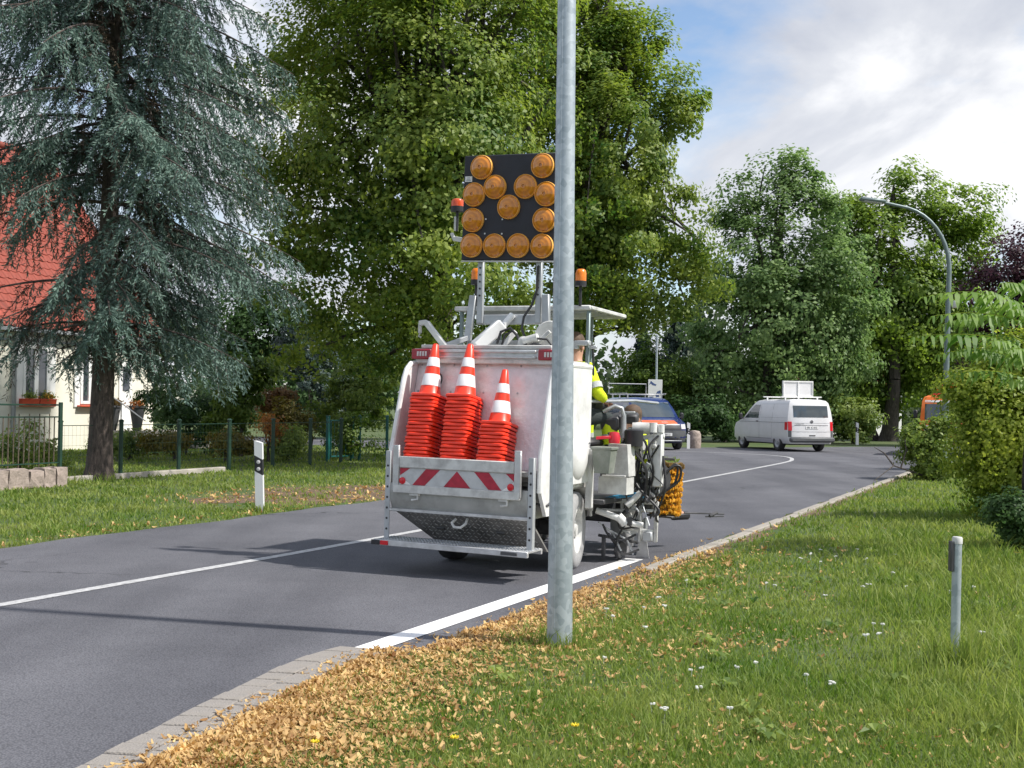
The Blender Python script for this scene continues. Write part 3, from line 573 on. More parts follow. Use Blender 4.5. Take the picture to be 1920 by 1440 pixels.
# ------------------------------------------------------------------ trees and shrubs
def unit(n):
    v = rng.normal(size=(n, 3)); return v/np.linalg.norm(v, axis=1, keepdims=True)
def leaf_mesh(name, pts, size, m, parent, up=0.5, aspect=0.65, fold=0.12, out=None, droop=0.0):
    n = len(pts); nrm = unit(n)*(1.0 if out is None else 0.75) + np.array([0, 0, up])
    if out is not None: nrm += out*0.9
    nrm /= np.linalg.norm(nrm, axis=1, keepdims=True)
    d = np.cross(nrm, unit(n)); d[:, 2] -= droop; d -= nrm*np.sum(d*nrm, 1, keepdims=True); d /= np.linalg.norm(d, axis=1, keepdims=True)+1e-9
    s = np.cross(nrm, d); sz = (size*rng.uniform(0.65, 1.3, n))[:, None]
    V = np.zeros((n, 4, 3)); V[:, 0] = pts - d*sz*0.5; V[:, 2] = pts + d*sz*0.55
    V[:, 1] = pts + s*sz*aspect*0.5 + nrm*sz*fold; V[:, 3] = pts - s*sz*aspect*0.5 + nrm*sz*fold
    return np_mesh(name, V.reshape(-1, 3), np.arange(n*4).reshape(-1, 4), m, parent)
def crown_points(lobes, nclump, nleaf, cr, bias=0.42, flat=0.65, zmin=0.25):
    L = np.array(lobes, float); vol = (L[:, 3]*L[:, 4]*L[:, 5])**0.75; pick = rng.choice(len(L), nclump, p=vol/vol.sum())
    u = unit(nclump); r = rng.uniform(0, 1, nclump)**bias; C = L[pick, :3] + u*L[pick, 3:6]*r[:, None]; C = C[C[:, 2] > zmin]
    k = rng.integers(0, len(C), nleaf); sc = rng.uniform(0.55, 1.25, len(C))*cr
    P = C[k] + np.clip(rng.normal(size=(nleaf, 3)), -1.5, 1.5)*np.array([0.55, 0.55, 0.55*flat])*sc[k][:, None]
    ctr = L[:, :3].mean(0); o = P - ctr; o /= np.linalg.norm(o, axis=1, keepdims=True)+1e-9; o = o + 0.55*unit(len(C))[k] + (P-C[k])/(cr*1.2)
    ok = P[:, 2] > zmin*0.6
    return C, P[ok], o[ok]
def bent(p0, p1, sag=0.0, wob=0.15, k=6):
    p0, p1 = Vector(p0), Vector(p1); L = (p1-p0).length; w = Vector((random.uniform(-1, 1), random.uniform(-1, 1), random.uniform(-.4, .4)))*wob*L
    return [p0.lerp(p1, t) + w*math.sin(PI*t)*0.5 + Vector((0, 0, sag*L*math.sin(PI*t))) for t in [i/k for i in range(k+1)]]
def tree(name, label, cat, base, lobes, nclump, nleaf, size, m, trunk_r, fork, nlimb=26, bark='bark', cr=0.6, group=None, bias=0.42, up=0.5, aspect=0.65, flat=0.65, zmin=0.25, trunks=1, droop=0.0):
    base = Vector(base); t = thing(name, label, cat, base, group=group)
    lb = [(l[0]-base.x, l[1]-base.y, l[2]-base.z, l[3], l[4], l[5]) for l in lobes]
    C, P, o = crown_points(lb, nclump, nleaf, cr, bias, flat, zmin)
    b = MB()
    for q in range(trunks):
        a = 2*PI*q/max(1, trunks) + 0.7; off = Vector((math.cos(a), math.sin(a), 0))*(0 if trunks == 1 else trunk_r*1.5)
        fk = Vector((off.x*2.2 + random.uniform(-.1, .1), off.y*2.2, fork*random.uniform(0.9, 1.1)))
        tr = bent(off, fk, 0, 0.03, 6); b.tube([tr[0]-Vector((0, 0, 0.1))] + tr, [trunk_r*1.55] + [trunk_r*(1.3 if i == 0 else 1.05-0.06*i) for i in range(7)], 10)
        top = fk; lead = sum((Vector(l[:3]) for l in lb), Vector())/len(lb); lead = lead + Vector((0, 0, max(l[2]+l[5]*0.5 for l in lb)-lead.z))
        b.tube(bent(top, lead, 0, 0.06, 7), [trunk_r*(0.72-0.09*i) for i in range(8)], 7)
        for i in rng.choice(len(C), min(nlimb//trunks, len(C)), replace=False):
            c = Vector(C[i]); s = random.uniform(0.05, 0.75); st = top.lerp(lead, s) if c.z > top.z + 0.5 else fk*random.uniform(0.7, 1.0)
            r0 = trunk_r*(0.42*(1-s)+0.1); b.tube(bent(st, c, 0.07, 0.12, 5), [r0*(1-0.17*k) for k in range(6)], 5)
    b.build('trunk', MT[bark], t, 50)
    leaf_mesh('crown', P, size, MT[m], t, up, aspect, out=o, droop=droop)
    return t
def lobes_px(rows, d):
    out = []
    for r in rows:
        px, py, rp = r[:3]; dd = d + (r[3] if len(r) > 3 else 0); p = W(px, py, dd); R = rp*dd/F
        ry = r[4] if len(r) > 4 else 1.0
        out.append((p.x, p.y, p.z, R, R*1.05, R*ry))
    return out
GT = 'large roadside lindens'
tree('linden_tree', 'broad linden tree filling the middle behind the arrow board', 'tree', (-1.85, 30.5, 0),
     lobes_px([(560, 150, 130, 1), (700, 20, 190, 0), (880, 70, 190, -1.5), (640, 300, 150, -1), (850, 300, 170, -2), (560, 470, 120, -1.5), (700, 520, 130, -2), (860, 520, 150, -2.5), (960, 250, 140, 0), (620, 620, 95, -1), (760, 620, 95, -1), (930, 620, 90, -1), (780, -170, 200, 0), (960, -80, 160, 0), (500, 330, 90, 0)], 30.5),
     760, 140000, 0.125, 'lf_linden', 0.36, 3.2, 70, cr=0.66, group=GT)
tree('linden_tree', 'tall linden tree right of the galvanised lamp post', 'tree', (1.9, 34.6, 0),
     lobes_px([(1090, 60, 110, 0), (1150, 110, 90, -1), (1240, 190, 75, -1), (1290, 190, 38, -1), (1120, 270, 130, -2), (1215, 330, 60, -2), (1130, 430, 130, -2), (1235, 430, 85, -2), (1290, 470, 60, -2), (1325, 520, 38, -2), (1130, 540, 90, -2), (1040, 420, 120, -1), (1050, 590, 80, -1), (1170, 590, 55, -1), (1060, -80, 110, 0), (1030, 180, 120, 0), (1240, 550, 60, -1.5), (1190, 60, 60, -1)], 34.6),
     540, 105000, 0.125, 'lf_linden', 0.33, 3.6, 60, cr=0.56, group=GT)
tree('poplar_tree', 'tall grey-green poplar behind the white van', 'tree', (12.4, 57, 0),
     lobes_px([(1460, 375, 75), (1400, 400, 62), (1530, 390, 60), (1490, 330, 40), (1430, 500, 100), (1530, 500, 80), (1370, 560, 70), (1470, 600, 100), (1380, 690, 85), (1480, 710, 100), (1340, 740, 60), (1420, 780, 70), (1530, 770, 60), (1560, 640, 70), (1330, 640, 50), (1580, 500, 60), (1600, 590, 60), (1580, 700, 55)], 57),
     460, 56000, 0.21, 'lf_poplar', 0.35, 2.5, 30, cr=0.85, zmin=0.2)
tree('locust_tree', 'spreading bright green tree with dark trunk behind the curved lamp', 'tree', (19.6, 62, 0),
     lobes_px([(1700, 380, 70), (1780, 390, 60), (1820, 400, 50), (1640, 380, 40), (1620, 470, 80), (1730, 480, 90), (1590, 560, 85), (1680, 570, 100), (1780, 560, 80), (1570, 640, 70), (1650, 660, 90), (1740, 670, 80), (1600, 710, 60), (1690, 720, 60), (1820, 480, 50), (1550, 500, 50), (1630, 620, 90), (1760, 640, 80), (1700, 660, 80), (1590, 690, 60), (1560, 420, 50), (1540, 580, 60), (1800, 600, 70), (1840, 440, 40), (1650, 740, 50), (1600, 420, 50), (1610, 380, 36)], 62),
     520, 70000, 0.23, 'lf_locust', 0.42, 3.0, 34, cr=0.95, trunks=3, zmin=1.6)
tree('purple_tree', 'dark purple-leaved tree at the right edge', 'tree', (22.5, 52, 0),
     lobes_px([(1875, 500, 62), (1930, 480, 75), (1835, 540, 42), (1900, 590, 75), (1960, 560, 90), (1870, 650, 60), (1940, 670, 80)], 52), 160, 15000, 0.17, 'lf_purple', 0.22, 2.2, 16, cr=0.75)
tree('young_tree', 'light green young tree beside the poster pole', 'tree', (6.4, 57, 0),
     lobes_px([(1190, 700, 42), (1240, 690, 48), (1215, 660, 30), (1270, 720, 45), (1300, 740, 40), (1180, 745, 42), (1250, 755, 45)], 57), 110, 11000, 0.17, 'lf_bright', 0.12, 1.2, 14, cr=0.55)
tree('roadside_bush', 'dark shrub at the foot of the poplar left of the white van', 'shrub', (10.0, 55, 0),
     lobes_px([(1310, 770, 45), (1350, 790, 42), (1290, 790, 30)], 55), 60, 6500, 0.16, 'lf_dark', 0.08, 0.4, 8, cr=0.5, zmin=0.1)
tree('roadside_bush', 'leafy shrub right of the white van below the spreading tree', 'shrub', (16.3, 56, 0),
     lobes_px([(1580, 770, 38), (1610, 800, 28), (1570, 800, 30), (1630, 780, 25)], 56), 60, 6500, 0.15, 'lf_mid', 0.08, 0.4, 8, cr=0.45, zmin=0.1)
# distant wood: one mass
wp = []
for i in range(420):
    X = random.uniform(-70, 75); D = random.uniform(78, 112); hh = 7.5 + 2.5*math.sin(X*0.13) + 1.5*math.sin(X*0.41+1)
    if 3.5 < X*90/D < 13: hh *= 0.62
    c = np.array([X, D, random.uniform(0.5, hh)]); wp.append(c + rng.normal(size=(95, 3))*np.array([1.5, 1.2, 0.95]))
wp = np.concatenate(wp); wp = wp[wp[:, 2] > 0]
tag(leaf_mesh('distant_wood', wp, 0.55, MT['lf_far'], None, 0.4, 0.8), 'dark wood far behind the road bend', 'wood', kind='stuff')
def conifer(name, label, base, H, R, m, nl, size, z0=0.3, group=None):
    t = thing(name, label, 'tree', base, group=group); b = MB(); b.tube([(0, 0, -0.1), (0, 0, H*0.5), (0, 0, H)], [R*0.09, R*0.05, 0.01], 7); b.build('trunk', MT['bark'], t)
    u = 1-np.sqrt(rng.uniform(0, 1, nl)); z = z0 + (H-z0)*u; a = rng.uniform(0, 2*PI, nl); lay = 0.78+0.22*np.sin(z*5+np.sin(a*3)*1.5)
    r = R*(1-u)*lay*rng.uniform(0.35, 1.0, nl)**0.5*(0.85+0.2*np.sin(a*5+z)); P = np.stack([np.cos(a)*r, np.sin(a)*r, z], 1)
    leaf_mesh('crown', P, size, MT[m], t, 0.3, 0.45, droop=0.5); return t
for i, (px, d, H, R, lab) in enumerate(((1265, 84, 9.5, 3.0, 'blue-green far conifer right of the poster pole'), (1205, 88, 8.6, 2.6, 'blue-green far conifer behind the machine operator'), (1310, 92, 10.0, 2.8, 'blue-green far conifer left of the poplar crown'))):
    p = W(px, 760, d); conifer('conifer', lab, (p.x, p.y, 0), H, R, 'lf_farblue', 5200, 0.38, group='far conifers')
# ---- the blue spruce: trunk, limbs, drooping shoots
def spruce(base, H, Rmax, label):
    t = thing('blue_spruce', label, 'tree', base); b = MB()
    zs = [-0.1, 0.0, 0.25, 0.8, 2, 4, 7, 10, 13, H]; rs = [0.40, 0.33, 0.265, 0.235, 0.215, 0.19, 0.155, 0.11, 0.07, 0.015]
    b.tube([(0.02*z, 0.01*math.sin(z), z) for z in zs], rs, 14); b.build('trunk', MT['barkspruce'], t, 60)
    br = MB(); SP, SD, SL, DP, DD, DL = [], [], [], [], [], []
    z = 2.7; az = 0.0
    while z < H-0.4:
        f = (H-z)/(H-2.3); L0_ = Rmax*min(1, 0.45+0.8*f**0.8)
        for k in range(6):
            az += 2*PI/6 + random.uniform(-0.35, 0.35); L = L0_*random.uniform(0.6, 1.05)*(0.78 if z < 4.6 else 1.0)
            if z < 3.1: L *= random.uniform(0.4, 0.8)
            dx, dy = math.cos(az), math.sin(az); dens = random.uniform(0.75, 1.25)
            if random.random() < ((0.48 if (3.4 < z < 6.5 or 7.4 < z < 8.4) else 0.2) if dx < -0.15 else 0.03): continue
            thin = 0.5 if (dx < -0.2 and z < 7.5) else 1.0          # the left side is sparse
            if z > 5.6: thin = max(thin, 0.9)
            dr = random.uniform(0.45, 0.78)*(0.55+0.45*f)*(0.72 if z < 4.2 else 1.0); pts = []
            for i in range(11):
                s = i/10; pts.append(Vector((0.02*z + dx*L*s, dy*L*s, z + L*(0.12*s - dr*s*s + 0.22*dr*s**3.2))))
            br.tube(pts, [max(0.006, 0.045*(1-0.9*i/10)*(L/4)**0.5) for i in range(11)], 5)
            s = 0.14
            while s < 1.0:
                i = min(9, int(s*10)); p = pts[i].lerp(pts[i+1], s*10-i); tg = (pts[i+1]-pts[i]).normalized(); side = Vector((-dy, dx, 0))
                for sg in (-1, 1):
                    if random.random() > 0.93*dens*thin: continue
                    l2 = random.uniform(0.4, 1.05)*(0.35+0.9*math.sin(PI*min(1, 0.15+s*0.85)))*min(1.0, L/3)
                    dirv = (side*sg*random.uniform(0.5, 0.9) + tg*random.uniform(0.5, 0.9) + Vector((0, 0, random.uniform(-1.0, -0.15)))).normalized()
                    q = [p + dirv*l2*u + Vector((0, 0, -0.55*l2*u*u)) for u in (0, 0.33, 0.66, 1.0)]
                    if random.random() < 0.5: br.tube(q, [0.008, 0.006, 0.005, 0.004], 3, caps=False)
                    ns = int(l2/0.0105)+3; dead = (s < 0.32 and random.random() < 0.5) or (thin < 0.8 and random.random() < 0.30)
                    for j in range(ns):
                        u = (j+random.random())/ns; k3 = min(2, int(u*3)); pp = q[k3].lerp(q[k3+1], u*3-k3)
                        sd = (dirv*random.uniform(0.25, 0.9) + Vector((random.uniform(-1, 1), random.uniform(-1, 1), random.uniform(-1.0, 0.35)))*0.7).normalized()
                        if dead: DP.append(pp); DD.append(sd); DL.append(random.uniform(0.06, 0.16))
                        else: SP.append(pp); SD.append(sd); SL.append(random.uniform(0.06, 0.15))
                s += 0.047*random.uniform(0.8, 1.3)*(3.3/max(1.0, L))**0.6
        z += random.uniform(0.32, 0.46)
    br.build('limbs', MT['barkspruce'], t, 60)
    for nm, P, D, Ls, m, wd in (('needles', SP, SD, SL, 'lf_spruce', 0.026), ('dry_twigs', DP, DD, DL, 'lf_sprucedead', 0.020)):
        P, D, Ls = np.array([tuple(p) for p in P]), np.array([tuple(p) for p in D]), np.array(Ls)[:, None]; n = len(P)
        a = np.cross(D, unit(n)); a /= np.linalg.norm(a, axis=1, keepdims=True); c = np.cross(D, a); V = np.zeros((n, 4, 3)); wv = wd*rng.uniform(0.7, 1.2, (n, 1))
        V[:, 0] = P; V[:, 2] = P + D*Ls; V[:, 1] = P + D*Ls*0.5 + a*wv*0.5 + c*wv*0.25; V[:, 3] = P + D*Ls*0.5 - a*wv*0.5 + c*wv*0.25
        np_mesh(nm, V.reshape(-1, 3), np.arange(n*4).reshape(-1, 4), MT[m], t)
    return t
spruce((-8.2, 23.4, 0), 15.5, 4.0, 'large blue spruce in front of the red-roofed house')
# ---- garden shrubs on the left
def shrub(label, px, py, d, rp, n, size, m, name='garden_shrub', ry=1.0, group=None, extra=(), cat='shrub', nl=6):
    p = W(px, py, d); rows = [(px, py, rp, 0, ry)] + list(extra)
    return tree(name, label, cat, (p.x, p.y, 0), lobes_px(rows, d), max(20, n//110), n, size, m, 0.05, 0.35, nl, cr=0.32, zmin=0.06, group=group, bias=0.5)
shrub('tall bright green shrub behind the garden fence right of the spruce', 455, 730, 34, 55, 9000, 0.11, 'lf_bright', ry=1.25, extra=((430, 790, 45), (480, 690, 40)))
shrub('dark evergreen shrub behind the garden lawn', 350, 780, 35, 70, 9000, 0.10, 'lf_dark', extra=((400, 800, 50), (310, 740, 45)))
shrub('reddish shrub behind the garden fence', 512, 755, 37, 30, 3000, 0.10, 'lf_red', extra=((530, 740, 20),))
shrub('yellow-green clipped shrub behind the fence', 525, 790, 35, 40, 5000, 0.08, 'lf_yellow', extra=((560, 800, 30),))
shrub('orange-flowered plant between the fence posts', 505, 795, 31.5, 18, 900, 0.07, 'lf_orange', extra=((520, 812, 16),))
shrub('mid green shrub left of the marking machine', 650, 740, 37, 60, 9500, 0.11, 'lf_mid', extra=((700, 760, 55), (620, 790, 45), (720, 700, 40)))
shrub('leafy green plant right of the teal gate', 640, 830, 32.5, 28, 3000, 0.08, 'lf_bright', extra=((655, 800, 24), (700, 830, 26)))
shrub('yellowing perennials left of the middle fence posts', 330, 825, 31, 30, 3000, 0.08, 'lf_yellow', ry=0.7, extra=((290, 830, 28, 0, 0.6),))
shrub('yellowing perennials between the middle fence posts', 425, 828, 31, 32, 3200, 0.08, 'lf_yellow', ry=0.7, extra=((450, 835, 26, 0, 0.6),))
shrub('tangled green perennials in front of the house steps', 245, 830, 31.5, 34, 3200, 0.08, 'lf_mid', ry=0.6, extra=((200, 835, 30, 0, 0.6),))
shrub('tall perennials beside the fence corner post', 540, 830, 31.8, 30, 3000, 0.08, 'lf_mid', ry=1.0)
shrub('dark drooping conifer behind the teal gate', 585, 700, 40, 70, 8000, 0.11, 'lf_farblue', name='garden_conifer', extra=((560, 640, 45), (600, 770, 50)), cat='tree')
shrub('climbing plant over the iron fence bars', 40, 850, 24.6, 34, 2300, 0.07, 'lf_mid', extra=((80, 845, 30), (10, 830, 30), (110, 865, 24), (60, 800, 16)))
tree('garden_tree', 'dense green tree far behind the garden left of the machine', 'tree', (-9.5, 52, 0), lobes_px([(450, 590, 60), (520, 570, 60), (520, 640, 80), (620, 660, 80), (700, 650, 70), (440, 680, 70), (740, 720, 60), (560, 740, 60), (660, 750, 60)], 52), 200, 21000, 0.2, 'lf_dark', 0.2, 2, 12, cr=0.8)
# ---- shrubs on the right
tree('hedge_shrub', 'tall yellow-green shrub at the right edge of the lawn', 'shrub', (8.3, 17.2, 0),
     lobes_px([(1850, 740, 62), (1900, 800, 75), (1850, 860, 60), (1930, 700, 80), (1980, 820, 110), (1900, 920, 60), (1830, 800, 42), (1970, 960, 70), (1810, 760, 22), (1880, 690, 50), (1830, 720, 36), (1850, 930, 36), (1930, 650, 45), (1810, 820, 30), (1880, 850, 60), (1800, 730, 26), (1840, 720, 34), (1795, 860, 22), (1850, 980, 40)], 17.2), 340, 56000, 0.062, 'lf_hedge', 0.05, 0.3, 40, cr=0.32, zmin=0.08, trunks=3)
tree('hedge_shrub', 'leafy shrub around the foot of the curved street lamp', 'shrub', (9.75, 27.2, 0),
     lobes_px([(1735, 830, 40), (1715, 870, 30), (1750, 880, 32), (1700, 820, 14), (1765, 800, 22)], 27.2), 110, 7500, 0.085, 'lf_mid', 0.03, 0.3, 24, cr=0.24, zmin=0.06, trunks=2)
tree('hedge_shrub', 'shrub behind the curved street lamp beside the orange truck', 'shrub', (12.4, 31.5, 0),
     lobes_px([(1820, 800, 45), (1850, 740, 45), (1790, 770, 14), (1870, 690, 40)], 31.5), 90, 8000, 0.09, 'lf_mid', 0.04, 0.4, 16, cr=0.3, zmin=0.5)
tree('dark_bush', 'dark glossy bush at the right picture edge', 'shrub', (6.2, 13.6, 0),
     lobes_px([(1895, 960, 38, 0, 0.9), (1930, 985, 45), (1870, 950, 20)], 13.6), 50, 5200, 0.055, 'lf_dark', 0.025, 0.2, 12, cr=0.17, zmin=0.05)
# pinnate sumac fronds
def sumac(label, base, fronds):
    t = thing('sumac', label, 'shrub', base); B = Vector(base); st = MB(); lf = []; ff = []; k = 0; trunk = MB(); hubs = [sum((Vector(f_[0])-B for f_ in fronds[j::4]), Vector())/len(fronds[j::4])*0.97 - Vector((0, 0, 0.12)) for j in range(4)]
    for j, hb in enumerate(hubs): trunk.tube(bent((0.12*math.sin(j*2), 0.12*math.cos(j*3), -0.05), hb, 0.02, 0.10, 6), [0.042, 0.038, 0.034, 0.030, 0.026, 0.022, 0.016], 8)
    trunk.build('trunk', MT['bark'], t)
    for i, (a, b_, c, ln) in enumerate(fronds):
        p0, p1 = Vector(a), Vector(b_)
        hub = hubs[i % len(hubs)]; st.tube([hub, hub.lerp(p0-B, 0.5)+Vector((0, 0, 0.08)), p0-B], [0.014, 0.010, 0.008], 5)
        mid = (p0+p1)/2 + Vector((0, 0, c)); P = [((1-u)**2*p0 + 2*u*(1-u)*mid + u*u*p1) for u in map(float, np.linspace(0, 1, 14))]
        st.tube([p-B for p in P], [0.008*(1-0.05*j) for j in range(14)], 4)
        for j in range(1, 14):
            tg = (P[j]-P[j-1]).normalized(); sd = tg.cross(Vector((0, 0, 1))); sd = sd.normalized() if sd.length > 1e-3 else Vector((1, 0, 0)); s = ln*(0.55+0.6*math.sin(PI*min(1, j/12.5)))
            for sg in (-1, 1):
                s *= random.uniform(0.75, 1.15); dv = (sd*sg*0.75 + tg*random.uniform(0.2, 0.6) + Vector((0, 0, -0.5+random.uniform(-.3, .3)))).normalized(); wv = tg.cross(dv).cross(dv).normalized()*s*0.14; o = P[j]-B
                up = Vector((0, 0, 0.012))
                V = [o, o+dv*s*0.35+wv+up, o+dv*s*0.35-wv+up, o+dv*s*0.75+wv*0.75+Vector((0, 0, -0.02)), o+dv*s*0.75-wv*0.75+Vector((0, 0, -0.02)), o+dv*s+Vector((0, 0, -0.05*s/0.15))]
                lf += [tuple(v) for v in V]; ff += [(k, k+1, k+2), (k+3, k+5, k+4)]; ff.append((k+1, k+3, k+4, k+2)); k += 6
    st.build('stems', MT['lf_hedge'], t)
    me = bpy.data.meshes.new('fronds'); me.from_pydata(lf, [], ff); me.materials.append(MT['lf_sumac']); link('fronds', me, t)
fr = []
for (x0, y0, x1, y1, dd, c) in ((1930, 575, 1735, 556, 13.2, .16), (1940, 610, 1752, 592, 13.0, .12), (1925, 645, 1715, 632, 12.8, .10), (1900, 600, 1770, 608, 13.6, .10), (1930, 690, 1800, 655, 13.0, .12), (1890, 625, 1835, 540, 13.5, .05),
                                (1960, 600, 1850, 545, 13.0, .08), (1950, 560, 1880, 530, 13.4, .10), (1960, 640, 1880, 690, 12.6, .10), (1940, 680, 1860, 640, 12.6, .14), (1980, 560, 1925, 525, 13.6, .08), (1960, 720, 1790, 700, 13.3, .12), (1910, 660, 1760, 665, 13.4, .08), (1990, 620, 1900, 580, 12.8, .1), (1975, 690, 1895, 655, 12.4, .12), (1950, 590, 1830, 575, 13.8, .1), (1960, 650, 1800, 625, 13.6, .1), (1985, 730, 1890, 715, 12.6, .1)):
    fr.append((W(x0, y0, dd), W(x1, y1, dd-0.25), c*1.3, random.uniform(0.16, 0.22)))
sumac('sumac with long feathered leaves reaching across the street lamp pole', (6.3, 14.0, 0), fr)
b = MB()
t = thing('fallen_branch', 'bare twiggy branch poking out of the shrub onto the road', 'branch', (9.0, 26.8, 0))
for q in (((0.5, 0.3, 0.12), (-0.3, -0.1, 0.35), (-1.0, -0.9, 0.04)), ((-0.3, -0.1, 0.35), (-0.42, 0.2, 0.62), (-0.62, 0.3, 0.75)), ((-0.1, 0, 0.3), (0.05, 0.1, 0.7), (0.02, 0.1, 0.95))): b.tube(q, [0.022, 0.016, 0.006], 5)
b.build('twigs', MT['bark'], t)

# ------------------------------------------------------------------ house on the left
HW = rad(25.2); hd = Vector((math.sin(HW), math.cos(HW), 0)); hl = Vector((-math.cos(HW), math.sin(HW), 0))
house = thing('house', 'cream house with steep red tiled roof behind the spruce', 'house', (-12.2, 40.0, 0), -HW)
# local frame: x = right (towards road), y = along the road; facade plane x=0, from y=-13 to y=0; depth to x=-10.6
EZ, DP2, PT = 3.95, 5.3, rad(50); RZ = EZ + DP2*math.tan(PT)
b = MB(); b.box((-5.3, -6.5, EZ/2), (10.6, 13.0, EZ), bev=0.02); wl_ = b.build('wall', MT['plaster'], house, 30)
gb = MB(); gb.prism([(-10.6, EZ), (0, EZ), (-5.3, RZ-0.12)], -0.02, -12.98, Matrix(((1, 0, 0, 0), (0, 0, 1, 0), (0, 1, 0, 0), (0, 0, 0, 1)))); gb.build('gable', MT['plaster'], house, 0)
rf = MB(); c, s = math.cos(PT), math.sin(PT)
rl = DP2/c + 0.45
def roofM(side): return Matrix.Translation((0.28 if side == 0 else -10.88, 0, EZ - 0.28*math.tan(PT) + 0.06)) @ Matrix(((-c if side == 0 else c, 0, s if side == 0 else -s, 0), (0, 1, 0, 0), (s, 0, c, 0), (0, 0, 0, 1)))
for side in (0, 1): rf.add([(0, -13.3, 0), (rl, -13.3, 0), (rl, 0.3, 0), (0, 0.3, 0), (0, -13.3, -0.1), (rl, -13.3, -0.1), (rl, 0.3, -0.1), (0, 0.3, -0.1)], [(0, 1, 2, 3), (7, 6, 5, 4), (0, 3, 7, 4), (1, 5, 6, 2), (3, 2, 6, 7), (0, 4, 5, 1)], roofM(side))
roof = rf.build('roof', MT['tile'], house, 0)
def tile_geo():
    V = []; Fc = []; w, l = 0.30, 0.41
    prof = [(-0.5, 0.0), (-0.36, 0.032), (-0.2, 0.042), (-0.04, 0.012), (0.25, 0.0), (0.5, 0.006)]
    for k, u in enumerate((0, 1)):
        for (a, zz) in prof: V.append((u*l, a*w*1.04, zz + 0.030*(1-u) + 0.012))
    for (a, zz) in prof: V.append((0, a*w*1.04, zz + 0.012))
    n = len(prof)
    for i in range(n-1): Fc += [(i, i+1, n+i+1, n+i), (2*n+i, 2*n+i+1, i+1, i)]
    return V, Fc
tv, tf = tile_geo(); tm = bpy.data.meshes.new('roof_tile'); tm.from_pydata(tv, [], tf); tm.materials.append(MT['tile'])
rest = MB(); RM = roofM(0); nrow = int(rl/0.335); cnt = 0
for r in range(nrow):
    for k in range(45):
        y = 0.12 - k*0.30 - 0.01*(r % 3); jit = random.uniform(-0.006, 0.006)
        M = RM @ Matrix.Translation((r*0.335 + jit, y, 0.004 + random.uniform(0, 0.006))) @ Matrix.Rotation(random.uniform(-0.012, 0.012), 4, 'Z')
        if 7 <= k <= 20 and cnt < 298:
            o = link('roof_tile', tm, roof); o.matrix_local = M; cnt += 1
        else: rest.add(tv, tf, M)
ro = rest.build('roof_tiles', MT['tile'], roof, 0); ro['kind'] = 'stuff'
b = MB(); b.tube([(-5.3, -13.3, RZ+0.10), (-5.3, 0.3, RZ+0.10)], 0.13, 10); b.build('ridge', MT['tile'], roof)
ch = MB(); ch.box((-5.0, -3.4, RZ+0.15), (0.75, 0.75, 1.9), bev=0.01); chim = ch.build('chimney', MT['brick'], roof, 0)
# dormer with white bargeboard at the left edge of the view
b = MB(); b.prism([(-9.9, 4.6), (-7.6, 4.6), (-8.75, 7.1)], -3.4, -1.25, M_SIDE); b.build('dormer', MT['plaster'], house, 0)
for sg in (-1, 1):
    b = MB(); b.bar((-1.16, -8.75, 7.22), (-1.16, -8.75 + sg*1.35, 4.36), 0.22, 0.05); b.build('bargeboard', MT['trim'], house)
    b = MB(); b.bar((-2.4, -8.75+sg*0.02, 7.28), (-2.4, -8.75 + sg*1.42, 4.36), 2.4, 0.06); b.build('dormer_roof', MT['tile'], house)
b = MB(); b.bar((0.30, -13.3, EZ-0.32), (0.30, 0.3, EZ-0.32), 0.13, 0.11); b.build('eaves_gutter', MT['zinc'], house)
b = MB(); b.bar((0.035, -13, EZ-0.62), (0.035, 0, EZ-0.62), 0.06, 0.07); b.build('cornice', MT['zinc'], house)
def along_wall(px):   # facade y for a photo column
    a = (px-960)/F; o = Vector((-12.2, 40.0)); dv = Vector((math.sin(HW), math.cos(HW))); return (a*o.y - o.x)/(dv.x - a*dv.y)
yb = along_wall(22); b = MB(); b.tube([(0.30, yb, EZ-0.34), (0.1, yb, EZ-0.75), (0.1, yb, 0.0)], 0.065, 10)
for z in (0.9, 2.1): b.cyl((0.1, yb, z), (0.1, yb, z+0.05), 0.08)
b.build('downpipe', MT['zinc'], house)
def window(y0, y1, z0, z1, boxes=True):
    w = thing('window', None, None); w.parent = house; del_ = [k for k in w.keys()]
    yc, zc = (y0+y1)/2, (z0+z1)/2
    b = MB(); b.box((-0.04, yc, zc), (0.10, y1-y0, z1-z0)); b.build('pane', MT['pane'], w, 0)
    b = MB()
    for (a0, a1, e0, e1) in ((y0-.02, y0+.09, z0, z1), (y1-.09, y1+.02, z0, z1), (y0+.09, y1-.09, z1-.10, z1), (y0+.09, y1-.09, z0, z0+.10), (yc-.08, yc+.08, z0+.1, z1-.1)): b.box((0.025, (a0+a1)/2, (e0+e1)/2), (0.06, a1-a0, e1-e0), bev=0.008)
    b.build('frame', MT['trim'], w)
    b = MB()
    for (a0, a1, e0, e1) in ((y0-.26, y0-.02, z0-.1, z1+.24), (y1+.02, y1+.26, z0-.1, z1+.24), (y0-.02, y1+.02, z1+.002, z1+.24)): b.box((0.02, (a0+a1)/2, (e0+e1)/2), (0.05, a1-a0, e1-e0), bev=0.01)
    b.build('surround', MT['trim'], w)
    b = MB(); b.box((0.09, yc, z0-0.06), (0.22, y1-y0+0.3, 0.05), bev=0.01); b.build('sill', MT['redbox'], w)
    return w
wy0, wy1 = along_wall(42), along_wall(90); window(wy0, wy1, 1.45, 3.2)
window(along_wall(150), along_wall(185), 1.45, 3.2); window(wy0-4.2, wy1-4.2, 1.45, 3.2)
fpos = house.matrix_world
bpy.context.view_layer.update(); HM = house.matrix_world.copy()
